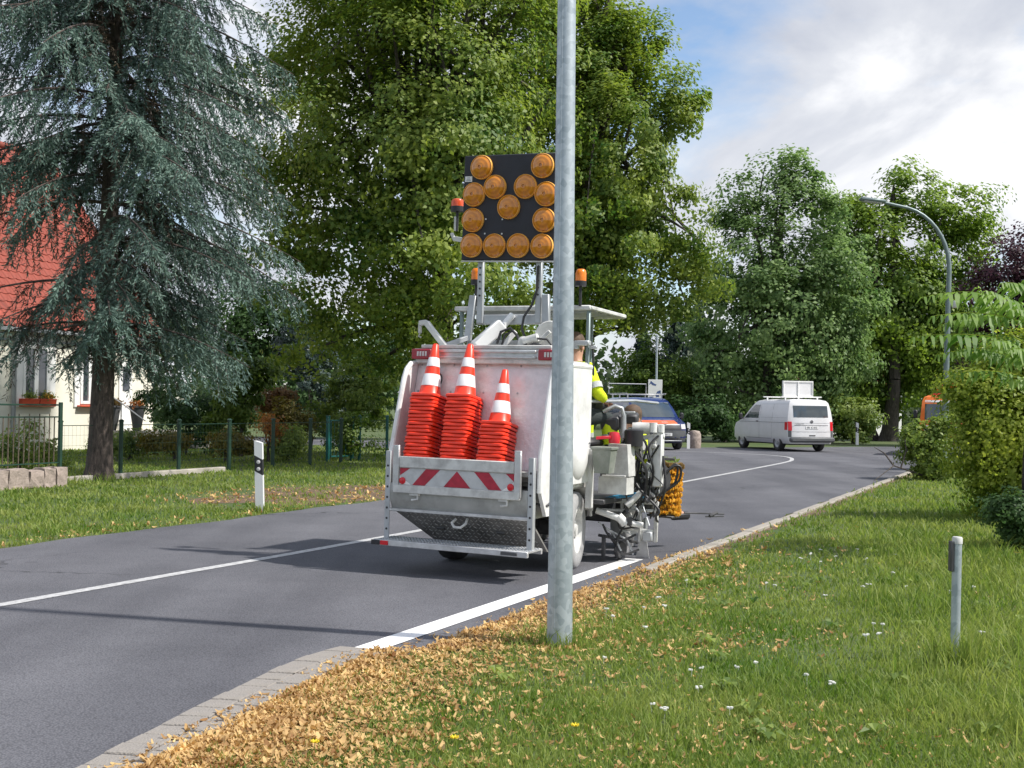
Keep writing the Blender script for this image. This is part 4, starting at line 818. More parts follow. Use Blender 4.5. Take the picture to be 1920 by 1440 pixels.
def flowerbox(y, lab, L=0.62, bloom=True):
    p = HM @ Vector((0.12, y, 1.415)); t = thing('flower_box', lab, 'flower box', p, -HW, group='red flower boxes on the window sill'); b = MB()
    b.prism([(-0.07, 0), (0.07, 0), (0.10, 0.17), (-0.10, 0.17)], -L/2, L/2, Matrix(((1, 0, 0, 0), (0, 0, 1, 0), (0, 1, 0, 0), (0, 0, 0, 1)))); b.box((0, 0, 0.17), (0.22, L+0.02, 0.03), bev=0.008); b.build('box', MT['redbox'], t, 30)
    P = rng.normal(size=(260, 3))*np.array([0.06, L*0.22, 0.07]) + np.array([0, 0.08, 0.26]); leaf_mesh('foliage', P, 0.06, MT['lf_mid'], t)
    if bloom: P = rng.normal(size=(90, 3))*np.array([0.05, L*0.18, 0.05]) + np.array([0.03, 0.1, 0.28]); leaf_mesh('blossoms', P, 0.06, MT['ochre'], t)
yc = (wy0+wy1)/2
flowerbox(yc-0.33, 'left red flower box on the window sill', bloom=False); flowerbox(yc+0.33, 'right red flower box with ochre blossoms on the window sill')
# porch: door recess, steps, rail
y0, y1 = along_wall(222), along_wall(246)
b = MB(); b.box((0.02, (y0+y1)/2, 1.75), (0.06, y1-y0, 2.3), bev=0.01); dr = b.build('door', MT['trim'], house)
b = MB(); b.box((0.055, (y0+y1)/2, 2.3), (0.02, (y1-y0)*0.5, 0.8)); b.build('door_pane', MT['pane'], dr, 0)
st = MB()
for k in range(4): st.box((0.55+0.28*(3-k)/1.0*0.5, (y0+y1)/2+0.4, 0.075+0.15*k), (1.1+0.28*(3-k), 3.4, 0.147), bev=0.012)
st.build('steps', MT['concrete'], house)
b = MB()
for yy in (y0-0.9, y1+1.3): b.tube([(1.0, yy, 0.6), (1.0, yy, 1.5)], 0.02, 6); b.tube([(0.1, yy, 1.95), (1.0, yy, 1.5), (2.0, yy, 0.95)], 0.02, 6)
b.build('handrail', MT['zinc'], house)
def planter(px, pz, lab, k):
    p = HM @ Vector((1.7, along_wall(px)*0.97, 0.6)); p = W(px, 760, 37.5); p.z = pz; t = thing('planter', lab, 'planter', (p.x, p.y, pz), group='tall grey planters by the house steps'); b = MB()
    b.lathe([(0.11, 0.0), (0.13, 0.05), (0.24, 0.72), (0.27, 0.74), (0.27, 0.80), (0.24, 0.80), (0.22, 0.72)], None, 20, cap1=False); b.build('pot', MT['pot'], t)
    P = rng.normal(size=(260, 3))*np.array([0.13, 0.13, 0.07]) + np.array([0, 0, 0.88]); leaf_mesh('flowers', P, 0.09, MT['lf_orange' if k else 'lf_red'], t)
    b = MB(); b.box((0, 0, -pz/2), (0.5, 0.5, pz), bev=0.02); b.build('plinth', MT['concrete'], t)
planter(258, 0.62, 'tall dark planter with orange flowers right of the spruce trunk', 1); planter(212, 0.62, 'grey planter with pink flowers just right of the spruce trunk', 0)
# white cottage glimpsed behind the shrub beside the white van
t = thing('cottage', 'white-walled building glimpsed between the far trees', 'house', (20.5, 74, 0), 0.3); b = MB(); b.box((0, 0, 1.4), (6, 5, 2.8), bev=0.02); b.build('wall', MT['trim'], t, 0)
b = MB(); b.prism([(-3.3, 2.7), (3.3, 2.7), (0, 4.6)], -2.8, 2.8, M_BACK); b.build('roof', MT['tile'], t, 0)
b = MB(); b.box((-1.2, -2.52, 1.5), (0.9, 0.06, 1.1)); b.build('window', MT['pane'], t, 0)

# ------------------------------------------------------------------ fences on the left
def fpost(parent, p, h, r, m, name='post', cap=True):
    b = MB(); b.tube([(p[0], p[1], -0.05), (p[0], p[1], h)], r, 8)
    if cap: b.lathe([(r*1.25, 0), (r*1.25, 0.02), (r*0.5, 0.045)], Matrix.Translation((p[0], p[1], h)), 8)
    return b.build(name, m, parent)
FP = [(-8.62, 22.45), (-7.94, 23.9), (-7.2, 25.45), (-6.48, 27.0), (-5.80, 28.6), (-5.15, 30.1), (-4.55, 31.4)]
fence = thing('wire_fence', 'dark green post and wire fence along the garden', 'fence', (FP[0][0], FP[0][1], 0)); fo = Vector((FP[0][0], FP[0][1], 0))
for p in FP: fpost(fence, (p[0]-fo.x, p[1]-fo.y), 1.16, 0.046, MT['fencegreen'])
def wires(parent, pts, m, zs, vstep, h0=0.08, h1=1.08, rw=0.0022):
    b = MB()
    for z in zs:
        for a, c in zip(pts, pts[1:]): b.tube([(a[0], a[1], z), (c[0], c[1], z)], rw*(4.5 if z == zs[-1] else 1.3), 4, caps=False)
    for a, c in zip(pts, pts[1:]):
        L = math.hypot(c[0]-a[0], c[1]-a[1]); k = int(L/vstep)
        for i in range(1, k): u = i/k; x, y = a[0]+(c[0]-a[0])*u, a[1]+(c[1]-a[1])*u; b.tube([(x, y, h0), (x, y, h1)], rw*0.8, 3, caps=False)
    o = b.build('wire_mesh', m, parent); o['kind'] = 'stuff'; return o
wires(fence, [(p[0]-fo.x, p[1]-fo.y) for p in FP], MT['fencegreen'], [0.10, 0.3, 0.5, 0.7, 0.9, 1.09], 0.10)
GP = [(-4.98, 31.9), (-4.42, 32.6)]
gate = thing('garden_gate', 'narrow teal metal garden gate', 'gate', (GP[0][0], GP[0][1], 0))
gv = Vector((GP[1][0]-GP[0][0], GP[1][1]-GP[0][1], 0))
for i in (0, 1):
    q = gv*i; b = MB(); b.box((q.x, q.y, 0.60), (0.085, 0.085, 1.25), (0, 0, -TH), bev=0.006); b.box((q.x, q.y, 1.235), (0.1, 0.1, 0.03), (0, 0, -TH), bev=0.006); b.build('gate_post', MT['teal'], gate)
b = MB()
for z in (0.14, 1.12): b.bar(gv*0.12+Vector((0, 0, z)), gv*0.88+Vector((0, 0, z)), 0.035, 0.04)
for u in (0.12, 0.88): b.bar(gv*u+Vector((0, 0, 0.14)), gv*u+Vector((0, 0, 1.12)), 0.035, 0.035)
b.build('gate_frame', MT['teal'], gate)
for k in range(4):
    u = 0.26+0.16*k; b = MB(); b.tube([gv*u+Vector((0, 0, 0.14)), gv*u+Vector((0, 0, 1.12))], 0.008, 5); b.build('bar', MT['teal'], gate)
F2 = [(-4.25, 32.9), (-3.62, 34.2), (-2.95, 35.6), (-2.3, 37.0)]; f2 = thing('wire_fence', 'green post and wire fence beyond the teal gate', 'fence', (F2[0][0], F2[0][1], 0)); o2 = Vector((F2[0][0], F2[0][1], 0))
for p in F2: fpost(f2, (p[0]-o2.x, p[1]-o2.y), 1.22, 0.044, MT['teal'])
wires(f2, [(p[0]-o2.x, p[1]-o2.y) for p in F2], MT['fencegreen'], [0.1, 0.35, 0.6, 0.85, 1.1], 0.15)
b = MB(); b.bar((-8.75, 22.15, 0.05), (-6.55, 26.75, 0.05), 0.16, 0.12, 0.015); tag(b.build('edging_slab', MT['concrete']), 'low concrete edging under the wire fence', 'edging')
# iron bar fence on the low rubble wall
I0, I1 = Vector((-12.30, 13.2, 0)), Vector((-8.30, 21.7, 0)); iv = (I1-I0).normalized(); IL = (I1-I0).length
lw = thing('rubble_wall', 'low rough stone wall under the iron fence', 'wall', I0); s = 0.0; k = 0
while s < IL-0.2:
    L = random.uniform(0.26, 0.5); L = min(L, IL-s); bm = bmesh.new(); bmesh.ops.create_cube(bm, size=1.0); bmesh.ops.subdivide_edges(bm, edges=list(bm.edges), cuts=2, use_grid_fill=True)
    for v in bm.verts:
        n3 = v.co.copy(); v.co *= 1 - 0.10*max(0, n3.length-0.6); v.co += Vector((random.uniform(-1, 1), random.uniform(-1, 1), random.uniform(-1, 1)))*0.045
        v.co = Vector((v.co.x*0.34, v.co.y*(L-0.02), v.co.z*(0.36 + 0.04*math.sin(k*2.2))))
    me = bpy.data.meshes.new('stone'); bm.to_mesh(me); bm.free(); me.materials.append(MT['wallstone']); o = link('stone', me, lw)
    q = iv*(s+L/2); o.location = (q.x, q.y, 0.155); o.rotation_euler = (0, 0, -math.atan2(iv.x, iv.y)); s += L; k += 1
ifn = thing('iron_fence', 'weathered iron bar fence on the low stone wall', 'fence', (I0.x, I0.y, 0.33))
for z, w in ((0.10, 0.025), (0.94, 0.025), (1.16, 0.03)):
    b = MB(); b.bar(iv*0.0+Vector((0, 0, z)), iv*(IL-0.05)+Vector((0, 0, z)), w, w); b.build('rail', MT['fencegreen'], ifn)
s = 0.12
while s < IL-0.1:
    b = MB(); q = iv*s; b.box((q.x, q.y, 0.52), (0.018, 0.018, 0.86 + (0.1 if int(s*9) % 2 else 0)), bev=0.003); b.build('bar', MT['rust'], ifn, 0); s += 0.115
for u in (0.0, 0.333, 0.667, 0.995):
    q = iv*IL*u; b = MB(); b.box((q.x, q.y, 0.60), (0.06, 0.06, 1.22), (0, 0, -TH), bev=0.006); b.build('post', MT['fencegreen'], ifn)

# ------------------------------------------------------------------ posts and lamps
def delineator(p, lab, h=1.02, lean=(0, 0), rz=0.0):
    t = thing('delineator_post', lab, 'delineator', p, rz, group='white roadside delineators'); t.rotation_euler = (lean[0], lean[1], rz)
    sec = [(-0.06, -0.045), (0.06, -0.045), (0.045, 0.05), (0.0, 0.06), (-0.045, 0.05)]
    def seg(z0, z1, slant, nm, m, k=1.0, s0=0.0):
        b = MB(); n = len(sec); b.v = [(x*k, y*k, z0 - s0*x) for x, y in sec] + [(x*k, y*k, z1 - slant*x) for x, y in sec]
        b.f = [tuple(range(n))[::-1], tuple(range(n, 2*n))] + [(i, (i+1) % n, n+(i+1) % n, n+i) for i in range(n)]; return b.build(nm, m, t, 30)
    seg(-0.05, h*0.555, 0.55, 'post_body', MT['postwhite']); seg(h*0.555, h*0.78, 0.55, 'black_band', MT['black'], 0.98, 0.55); seg(h*0.78, h, 0.35, 'post_head', MT['postwhite'], 1.0, 0.55)
    for z in (h*0.615, h*0.715):
        b = MB(); b.lathe([(0.028, 0), (0.028, 0.008), (0.02, 0.012)], M_axis((0, -0.044, z), (0, -1, 0)), 14); b.build('reflector', MT['clearlens'], t)
    return t
delineator((-3.62, 17.04, 0), 'white delineator post with black band on the left verge', lean=(0, rad(-2.2)), rz=rad(-8))
delineator((6.92, 45.9, 0), 'white delineator post beside the blue van', lean=(0, 0), rz=0.1)
delineator((15.9, 54.0, 0), 'distant white delineator post right of the white van', rz=0.2)
lp = thing('lamp_post', 'large galvanised lamp post in the foreground grass', 'lamp post', (0.34, 7.84, 0)); lp.rotation_euler = (0, rad(-0.1), 0)
b = MB(); b.lathe([(0.088, -0.1), (0.086, 0.0), (0.080, 0.8), (0.072, 2.0), (0.064, 3.6), (0.054, 6.0), (0.045, 8.0)], None, 48); b.build('pole', MT['galv'], lp, 60)
b = MB(); a = rad(-118); b.tube([(math.cos(a)*(r+0.0005), math.sin(a)*(r+0.0005), z) for r, z in ((0.0860, 0.0), (0.080, 0.8), (0.072, 2.0), (0.064, 3.6), (0.054, 6.0))], 0.0035, 6); b.build('weld_seam', MT['galv'], lp)
b = MB(); b.lathe([(0.10, -0.02), (0.098, 0.015), (0.089, 0.03)], None, 32); b.build('foot_collar', MT['rubber'], lp)
b = MB(); b.tube([(0, 0, 8.0), (-0.1, -0.2, 8.3), (-0.3, -0.8, 8.45)], 0.03, 8); b.box((-0.36, -1.05, 8.46), (0.22, 0.6, 0.10), (0, 0, 0.25), bev=0.03); b.build('lamp_head', MT['galv'], lp)
sp_ = thing('short_metal_post', 'short grey steel pipe post with white cap in the right lawn', 'post', (2.82, 7.44, 0)); sp_.rotation_euler = (0, rad(0.8), 0)
b = MB(); b.cyl((0, 0, -0.1), (0, 0, 0.775), 0.029, n=24); b.build('pipe', MT['galv'], sp_)
b = MB(); b.lathe([(0.0325, 0.765), (0.0325, 0.80), (0.027, 0.808), (0.001, 0.81)], None, 24); b.build('cap', MT['whited'], sp_)
b = MB(); b.box((-0.036, 0.0, 0.685), (0.022, 0.05, 0.19), bev=0.004); b.build('bracket', MT['dark'], sp_)
la = thing('street_lamp', 'tall grey street lamp with arm curving over the road', 'street lamp', (11.05, 30.0, 0)); la.rotation_euler = (0, rad(1.2), 0)
b = MB(); pts = [(0, 0, -0.1), (0, 0, 1.2), (0, 0, 2.6), (0, 0, 4.5), (0, 0, 5.2)] + [(-1.40*(1-math.cos(u)), 0.0, 5.2+1.62*math.sin(u)) for u in np.linspace(0.12, 1.35, 9)] + [(-1.72, 0, 6.90)]
b.tube(pts, [0.085, 0.085, 0.07, 0.065, 0.06] + [0.058-0.0025*i for i in range(9)] + [0.036], 14); b.build('pole', MT['lampgreen'], la, 60)
b = MB(); b.box((-2.02, 0, 6.945), (0.66, 0.24, 0.085), (0, rad(5), 0), bev=0.03); b.build('lamp_head', MT['lampgreen'], la)
b = MB(); b.box((-2.02, 0, 6.895), (0.46, 0.18, 0.02), (0, rad(5), 0), bev=0.008); b.build('lamp_glass', MT['clearlens'], la)
b = MB(); b.lathe([(0.07, -0.09), (0.10, 0), (0.07, 0.09)], Matrix.Translation((0.17, 0, 4.35)), 12); b.tube([(0, 0, 4.35), (0.12, 0, 4.35)], 0.02, 6); b.build('sensor', MT['clearlens'], la)
pp = thing('poster_pole', 'thin grey pole carrying a white poster board', 'pole', (6.4, 52.0, 0)); b = MB(); b.tube([(0, 0, -0.1), (0, 0, 4.8)], [0.06, 0.045], 10); b.build('pole', MT['galv'], pp)
po = thing('poster', 'white poster with dark blue figures hung on the thin pole', 'poster', (6.33, 51.93, 1.95)); po.rotation_euler = (0, rad(1), 0)
b = MB(); b.box((0, 0, 0.44), (0.62, 0.02, 0.88), bev=0.004); b.build('board', MT['trim'], po)
b = MB()
for poly in (((-0.28, 0.62), (-0.20, 0.82), (-0.05, 0.70), (0.06, 0.66), (0.02, 0.60), (-0.12, 0.63), (-0.2, 0.70)), ((0.02, 0.20), (0.10, 0.36), (0.24, 0.42), (0.26, 0.28), (0.16, 0.24), (0.20, 0.12), (0.06, 0.10)), ((-0.25, 0.08), (-0.1, 0.08), (-0.1, 0.12), (-0.25, 0.12))): b.prism(poly, -0.013, -0.0105, M_BACK)
b.build('print', MT['inkblue'], po, 0)
b = MB(); b.lathe([(0.24, -0.1), (0.26, 0.2), (0.25, 0.55), (0.19, 0.68), (0.001, 0.71)], None, 9); tag(b.build('boulder', MT['wallstone'], loc=(7.28, 46.6, 0)), 'grey stone block beside the delineator at the bend', 'stone')

# ------------------------------------------------------------------ road marking machine
TO = Vector((-0.02, 11.88, 0.0))
mach = thing('marking_machine', 'white road marking machine carrying an arrow board, seen from behind', 'marking machine', TO); mach.rotation_euler = (0, rad(0.8), -TH)
bpy.context.view_layer.update(); TM = mach.matrix_world.copy()
def part(name, m, fn, parent=None, smooth=40):
    b = MB(); fn(b); return b.build(name, MT[m], parent or mach, smooth)
def wheel(parent, c, r, w, yaw=0.0, tyre='rubber', rim='whited', side=1):
    e = bpy.data.objects.new('wheel', None); COL.objects.link(e); e.parent = parent; e.location = c; e.rotation_euler = (0, 0, yaw); e.empty_display_size = 0.1
    A = M_axis((0, 0, 0), (side, 0, 0)); h = w/2; b = MB()
    b.lathe([(r*0.60, -h*0.86), (r*0.72, -h), (r*0.90, -h*0.98), (r*0.975, -h*0.78), (r, -h*0.4), (r, h*0.4), (r*0.975, h*0.78), (r*0.90, h*0.98), (r*0.72, h), (r*0.60, h*0.86)], A, 40, False, False); b.build('tyre', MT[tyre], e)
    b = MB(); b.lathe([(r*0.615, -h*0.8), (r*0.615, h*0.86), (r*0.57, h*0.90), (r*0.52, h*0.45), (r*0.44, h*0.25), (r*0.30, h*0.42), (r*0.17, h*0.50), (r*0.15, h*0.78), (0.001, h*0.80)], A, 32, True, False); b.build('rim', MT[rim], e)
    b = MB()
    for k in range(6):
        a = 2*PI*k/6; b.cyl(A @ Vector((r*0.235*math.cos(a), r*0.235*math.sin(a), h*0.46)), A @ Vector((r*0.235*math.cos(a), r*0.235*math.sin(a), h*0.58)), r*0.03, n=6)
    b.build('wheel_nuts', MT['steel'], e); return e
wheel(mach, (0.645, 0.02, 0.385), 0.385, 0.22, rad(11), 'dustyrubber', 'whited', 1)
wheel(mach, (-0.60, 0.0, 0.385), 0.385, 0.22, rad(6), 'rubber', 'whited', -1)
wheel(mach, (0.55, 2.0, 0.30), 0.30, 0.2, 0, 'dustyrubber', 'whited', 1); wheel(mach, (-0.55, 2.0, 0.30), 0.30, 0.2, 0, 'rubber', 'whited', -1)
part('chassis', 'dark', lambda b: (b.box((0.32, 0.75, 0.48), (0.10, 3.2, 0.16), bev=0.01), b.box((-0.32, 0.75, 0.48), (0.10, 3.2, 0.16), bev=0.01), b.box((0, 0, 0.40), (1.1, 0.14, 0.14), bev=0.02), b.box((0, 2.0, 0.34), (0.95, 0.12, 0.12), bev=0.02), b.box((0, 2.3, 0.5), (0.9, 0.12, 0.2), bev=0.02)))
part('engine_housing', 'white', lambda b: (b.box((-0.02, -0.14, 1.40), (1.50, 0.80, 1.22), bev=0.03), b.box((-0.3, 1.0, 1.15), (0.9, 1.4, 0.9), bev=0.04)))
prof = [(-1.03, 0.82), (-1.02, 1.14), (-0.82, 1.84), (-0.77, 1.93), (-0.70, 1.985), (-0.55, 2.0), (0.16, 2.0), (0.16, 0.86), (-0.42, 0.86), (-0.50, 0.74), (-0.62, 0.60), (-0.9, 0.60)]
for sx in (-1, 1):
    part('side_panel', 'white', lambda b: b.prism(prof, 0.765*sx, 0.80*sx, M_SIDE), smooth=25)
    # bright rolled rear edge of the panel
    part('edge_profile', 'white', lambda b: b.tube([(0.783*sx, y, z) for y, z in prof[0:7]], 0.027, 8))
part('load_wall', 'loadwall', lambda b: b.box((0, -0.70, 1.46), (1.52, 0.02, 1.16), (rad(-14.0), 0, 0)))
part('cable_ring', 'black', lambda b: b.tube([(-0.55+0.085*math.cos(a), -0.635+0.02*math.sin(a), 1.83+0.085*math.sin(a)) for a in np.linspace(0, 2*PI, 19)], 0.007, 5))
part('wall_rivets', 'steel', lambda b: [b.lathe([(0.011, 0), (0.008, 0.006), (0.001, 0.007)], M_axis((x, -0.705+0.25*(z-1.46)-0.008, z), (0, -1, 0.2)), 8) for x in (-0.72, -0.36, 0.0, 0.36, 0.72) for z in (1.98, 1.72)])
part('load_floor', 'tailskin', lambda b: b.box((0, -0.90, 0.985), (1.46, 0.34, 0.05), bev=0.008))
# lower tail: rounded skin, chequer plate, step
ts = [(-1.09, 0.84), (-1.105, 0.78), (-1.10, 0.68), (-1.065, 0.60), (-1.0, 0.575), (-0.6, 0.575), (-0.6, 0.84)]
part('tail_skin', 'tailskin', lambda b: b.prism(ts, -0.735, 0.70, M_SIDE), smooth=30)
part('tail_lip', 'alu', lambda b: b.bar((-0.74, -1.085, 0.585), (0.71, -1.085, 0.585), 0.05, 0.03, 0.006))
def chequer(b):
    b.v += [(-0.72, -1.03, 0.57), (0.70, -1.03, 0.57), (0.70, -0.62, 0.24), (-0.46, -0.62, 0.24), (-0.72, -1.0, 0.57), (0.70, -1.0, 0.57), (0.70, -0.59, 0.24), (-0.46, -0.59, 0.24)]; b.f += [(0, 1, 2, 3), (7, 6, 5, 4), (0, 4, 5, 1), (1, 5, 6, 2), (2, 6, 7, 3), (3, 7, 4, 0)]
cp = part('chequer_plate', 'chequer', chequer, smooth=0)
def bumps(b):
    n = Vector((0, -0.33, -0.41)).normalized()
    for i in range(26):
        for j in range(9):
            u = -0.66 + i*0.052; v = 0.05 + j*0.105; p = Vector((u, -1.03+0.41*v, 0.57-0.33*v))
            if u < -0.70 + 0.26*v + 0.03: continue
            d1 = Vector((0.7, 0.7*0.78, -0.7*0.63)) if (i+j) % 2 else Vector((0.7, -0.7*0.78, 0.7*0.63)); b.bar(p-d1*0.017+n*0.002, p+d1*0.017+n*0.002, 0.009, 0.006, 0.002, up=n)
tb = part('tread_ridges', 'tailskin', bumps, cp, 0); tb['kind'] = 'stuff'
part('tow_eye', 'whited', lambda b: b.tube([(-0.06, -1.03, 0.53), (-0.07, -1.09, 0.50), (-0.03, -1.12, 0.465), (0.04, -1.12, 0.465), (0.075, -1.09, 0.50), (0.06, -1.03, 0.54)], 0.013, 8))
step = part('rear_step', 'alu', lambda b: (b.box((-0.02, -1.235, 0.285), (1.60, 0.035, 0.055), bev=0.005), b.box((-0.02, -1.07, 0.302), (1.60, 0.29, 0.012)), b.box((-0.02, -0.93, 0.285), (1.60, 0.03, 0.05), bev=0.004)))
part('tread_ridges', 'steel', lambda b: [b.box((-0.78+0.034*i, -1.09+0.05*j, 0.311), (0.018, 0.03, 0.006)) for i in range(46) for j in range(-2, 4)], step, 0)['kind'] = 'stuff'
part('marker_end', 'black', lambda b: b.box((-0.79, -1.258, 0.285), (0.09, 0.01, 0.045), bev=0.003), step)
part('red_marker', 'redlens', lambda b: b.box((-0.695, -1.258, 0.285), (0.085, 0.01, 0.040), bev=0.003), step)
part('lamp_bracket', 'dark', lambda b: b.box((0.60, -1.258, 0.285), (0.16, 0.012, 0.03), bev=0.003), step)
for x, z1 in ((-0.765, 1.14), (0.73, 1.14)):
    ps = part('corner_post', 'steel', lambda b: (b.box((x, -1.10, (0.3+z1)/2), (0.055, 0.012, z1-0.3), bev=0.003), b.box((x-0.024*(1 if x < 0 else -1), -1.075, (0.3+z1)/2), (0.008, 0.05, z1-0.3), bev=0.002)))
    for k in range(7): part('bolt_hole', 'black', lambda b: b.cyl((x, -1.1085, 0.40+0.1*k), (x, -1.1065, 0.40+0.1*k), 0.011, n=10), ps)
for x in (-0.655, 0.615): part('gate_post', 'alu', lambda b: b.box((x, -1.135, 0.985), (0.065, 0.03, 0.43), bev=0.004))
tg_ = part('tailgate', 'whited', lambda b: (b.box((-0.02, -1.135, 1.045), (1.20, 0.03, 0.105), bev=0.006), b.box((-0.02, -1.118, 0.91), (1.22, 0.02, 0.20)), b.box((-0.02, -1.135, 0.79), (1.32, 0.035, 0.075), bev=0.006)))
zt, zb = 0.987, 0.832
def foil(nm, m, poly, yy=-1.131): part(nm, m, lambda b: b.prism(poly, yy, yy+0.003, M_BACK), tg_, 0)
foil('silver_foil', 'greyfoil', [(-0.615, zb), (0.575, zb), (0.575, zt), (-0.615, zt)], -1.1305)
xs = lambda u: -0.615 + 1.19*u
for poly in ([(0, 1), (0.09, 1), (0, 0.55)], [(0.115, 0), (0.225, 0), (0.36, 1), (0.235, 1)], [(0.395, 0), (0.63, 0), (0.51, 0.97)], [(0.66, 1), (0.785, 1), (0.895, 0), (0.785, 0)], [(0.93, 1), (1, 1), (1, 0.55)]):
    foil('red_stripe', 'redfoil', [(xs(u), zb + (zt-zb)*v) for u, v in poly], -1.134)
for poly in ([(0, 0), (0.10, 0), (0, 0.5)], [(0.90, 0), (1, 0), (1, 0.5)]): foil('white_corner', 'trim', [(xs(u), zb + (zt-zb)*v) for u, v in poly], -1.134)
for x in (-0.585, 0.545): part('round_reflector', 'redlens', lambda b: b.lathe([(0.033, 0), (0.033, 0.008), (0.024, 0.014), (0.001, 0.016)], M_axis((x, -1.134, zb+0.035), (0, -1, 0)), 20), tg_)
for x in (-0.46, 0.47): part('latch', 'whited', lambda b: (b.box((x, -1.12, 0.745), (0.10, 0.03, 0.03), bev=0.004), b.tube([(x+0.04, -1.13, 0.75), (x+0.045, -1.14, 0.70), (x-0.02, -1.14, 0.69)], 0.010, 6)), tg_)
# light bar and deck
lbr = part('light_bar', 'alu', lambda b: (b.box((0, -0.62, 2.085), (1.56, 0.05, 0.11), bev=0.006), b.box((0, -0.655, 2.115), (1.10, 0.03, 0.025), bev=0.004), b.box((0, -0.655, 2.06), (1.10, 0.03, 0.022), bev=0.004)))
for x in (-0.685, 0.685):
    q = part('tail_lamp', 'taillens', lambda b: b.box((x, -0.655, 2.085), (0.22, 0.04, 0.10), bev=0.008), lbr); part('lamp_lens', 'clearlens', lambda b: [b.box((x-0.035+0.03*k, -0.6765, 2.087), (0.020, 0.004, 0.045), bev=0.001) for k in range(4)], q)
part('deck', 'whited', lambda b: b.box((0, -0.25, 2.02), (1.52, 0.80, 0.05), bev=0.01))
part('deck_edge', 'whited', lambda b: b.box((0, -0.60, 2.16), (1.40, 0.10, 0.035), bev=0.006))
# arrow board on its lifting frame
bf = part('board_frame', 'steel', lambda b: (b.bar((-0.36, -0.12, 2.46), (0.39, -0.12, 2.46), 0.05, 0.10, 0.008, up=(0, 0, 1)),
    b.bar((-0.42, -0.20, 2.24), (-0.375, -0.18, 2.70), 0.075, 0.05, 0.006), b.bar((0.45, -0.20, 2.24), (0.425, -0.18, 2.70), 0.075, 0.05, 0.006),
    b.bar((-0.44, -0.15, 2.22), (0.47, -0.15, 2.22), 0.06, 0.06, 0.006), b.bar((-0.42, -0.20, 2.27), (-0.62, -0.50, 2.14), 0.06, 0.05, 0.006), b.bar((0.45, -0.20, 2.27), (0.28, -0.50, 2.14), 0.06, 0.05, 0.006)))
for x in (-0.305, 0.34): part('mast', 'steel', lambda b: b.bar((x, -0.16, 2.42), (x, -0.16, 3.10), 0.062, 0.045, 0.005), bf); part('bolt_holes', 'black', lambda b: [b.cyl((x, -0.1905, 2.70+0.07*k), (x, -0.182, 2.70+0.07*k), 0.010, n=8) for k in range(5)], bf)
part('actuator', 'white', lambda b: (b.bar((-0.20, -0.45, 2.16), (0.0, -0.28, 2.40), 0.15, 0.13, 0.015), b.cyl((0.0, -0.26, 2.38), (0.055, -0.16, 2.50), 0.035, n=12), b.bar((0.02, -0.40, 2.12), (0.16, -0.30, 2.33), 0.05, 0.05, 0.006)))
part('hydraulic_hose', 'hose', lambda b: (b.tube([(0.02, -0.42, 2.20), (0.05, -0.40, 2.32), (0.13, -0.36, 2.36), (0.22, -0.38, 2.28), (0.30, -0.42, 2.14)], 0.014, 7), b.tube([(0.34, -0.20, 2.98), (0.33, -0.19, 2.75), (0.28, -0.19, 2.60), (0.20, -0.2, 2.48), (0.19, -0.22, 2.36), (0.26, -0.25, 2.24)], 0.013, 7), b.tube([(0.06, -0.40, 2.18), (0.09, -0.39, 2.29), (0.16, -0.36, 2.33), (0.25, -0.38, 2.25), (0.33, -0.42, 2.13)], 0.012, 7)))
part('hook_arm', 'whited', lambda b: (b.bar((-0.82, -0.48, 2.40), (-0.74, -0.48, 2.41), 0.05, 0.05, 0.006), b.bar((-0.745, -0.48, 2.41), (-0.50, -0.48, 2.14), 0.05, 0.055, 0.006), b.bar((-0.815, -0.48, 2.40), (-0.815, -0.48, 2.30), 0.03, 0.03, 0.004), b.tube([(-0.815, -0.48, 2.30), (-0.83, -0.48, 2.27), (-0.80, -0.48, 2.26)], 0.008, 6)))
part('cable_reel', 'whited', lambda b: (b.lathe([(0.14, -0.04), (0.15, -0.03), (0.15, 0.03), (0.14, 0.04)], M_axis((0.56, -0.35, 2.28), (0.3, -1, 0)), 24), b.bar((0.56, -0.35, 2.1), (0.56, -0.35, 2.28), 0.06, 0.04)))
part('winch', 'whited', lambda b: (b.box((0.36, -0.45, 2.20), (0.16, 0.14, 0.12), (0.1, 0.2, 0.1), bev=0.02), b.cyl((0.36, -0.53, 2.22), (0.50, -0.52, 2.26), 0.04, n=12), b.bar((0.42, -0.48, 2.15), (0.60, -0.46, 2.32), 0.04, 0.04, 0.005)))
part('hydraulic_hose', 'hose', lambda b: (b.tube([(0.35, -0.55, 2.14), (0.48, -0.56, 2.20), (0.62, -0.55, 2.16), (0.72, -0.56, 2.10)], 0.012, 6), b.tube([(0.30, -0.53, 2.12), (0.45, -0.55, 2.25), (0.60, -0.53, 2.24), (0.70, -0.5, 2.12)], 0.012, 6)))
bd = bpy.data.objects.new('arrow_board', None); COL.objects.link(bd); bd.parent = mach; bd.location = (0.025, -0.20, 3.045); bd.rotation_euler = (rad(2), rad(1.6), 0)
BW, BH = 1.06, 1.05
part('board_panel', 'board', lambda b: b.box((0, 0, BH/2), (BW, 0.05, BH), bev=0.008), bd)
part('board_edge', 'alu', lambda b: (b.bar((-BW/2, -0.02, -0.012), (BW/2, -0.02, -0.012), 0.02, 0.015), b.bar((BW/2+0.008, 0, 0.05), (BW/2+0.008, 0, BH-0.05), 0.02, 0.012)), bd)
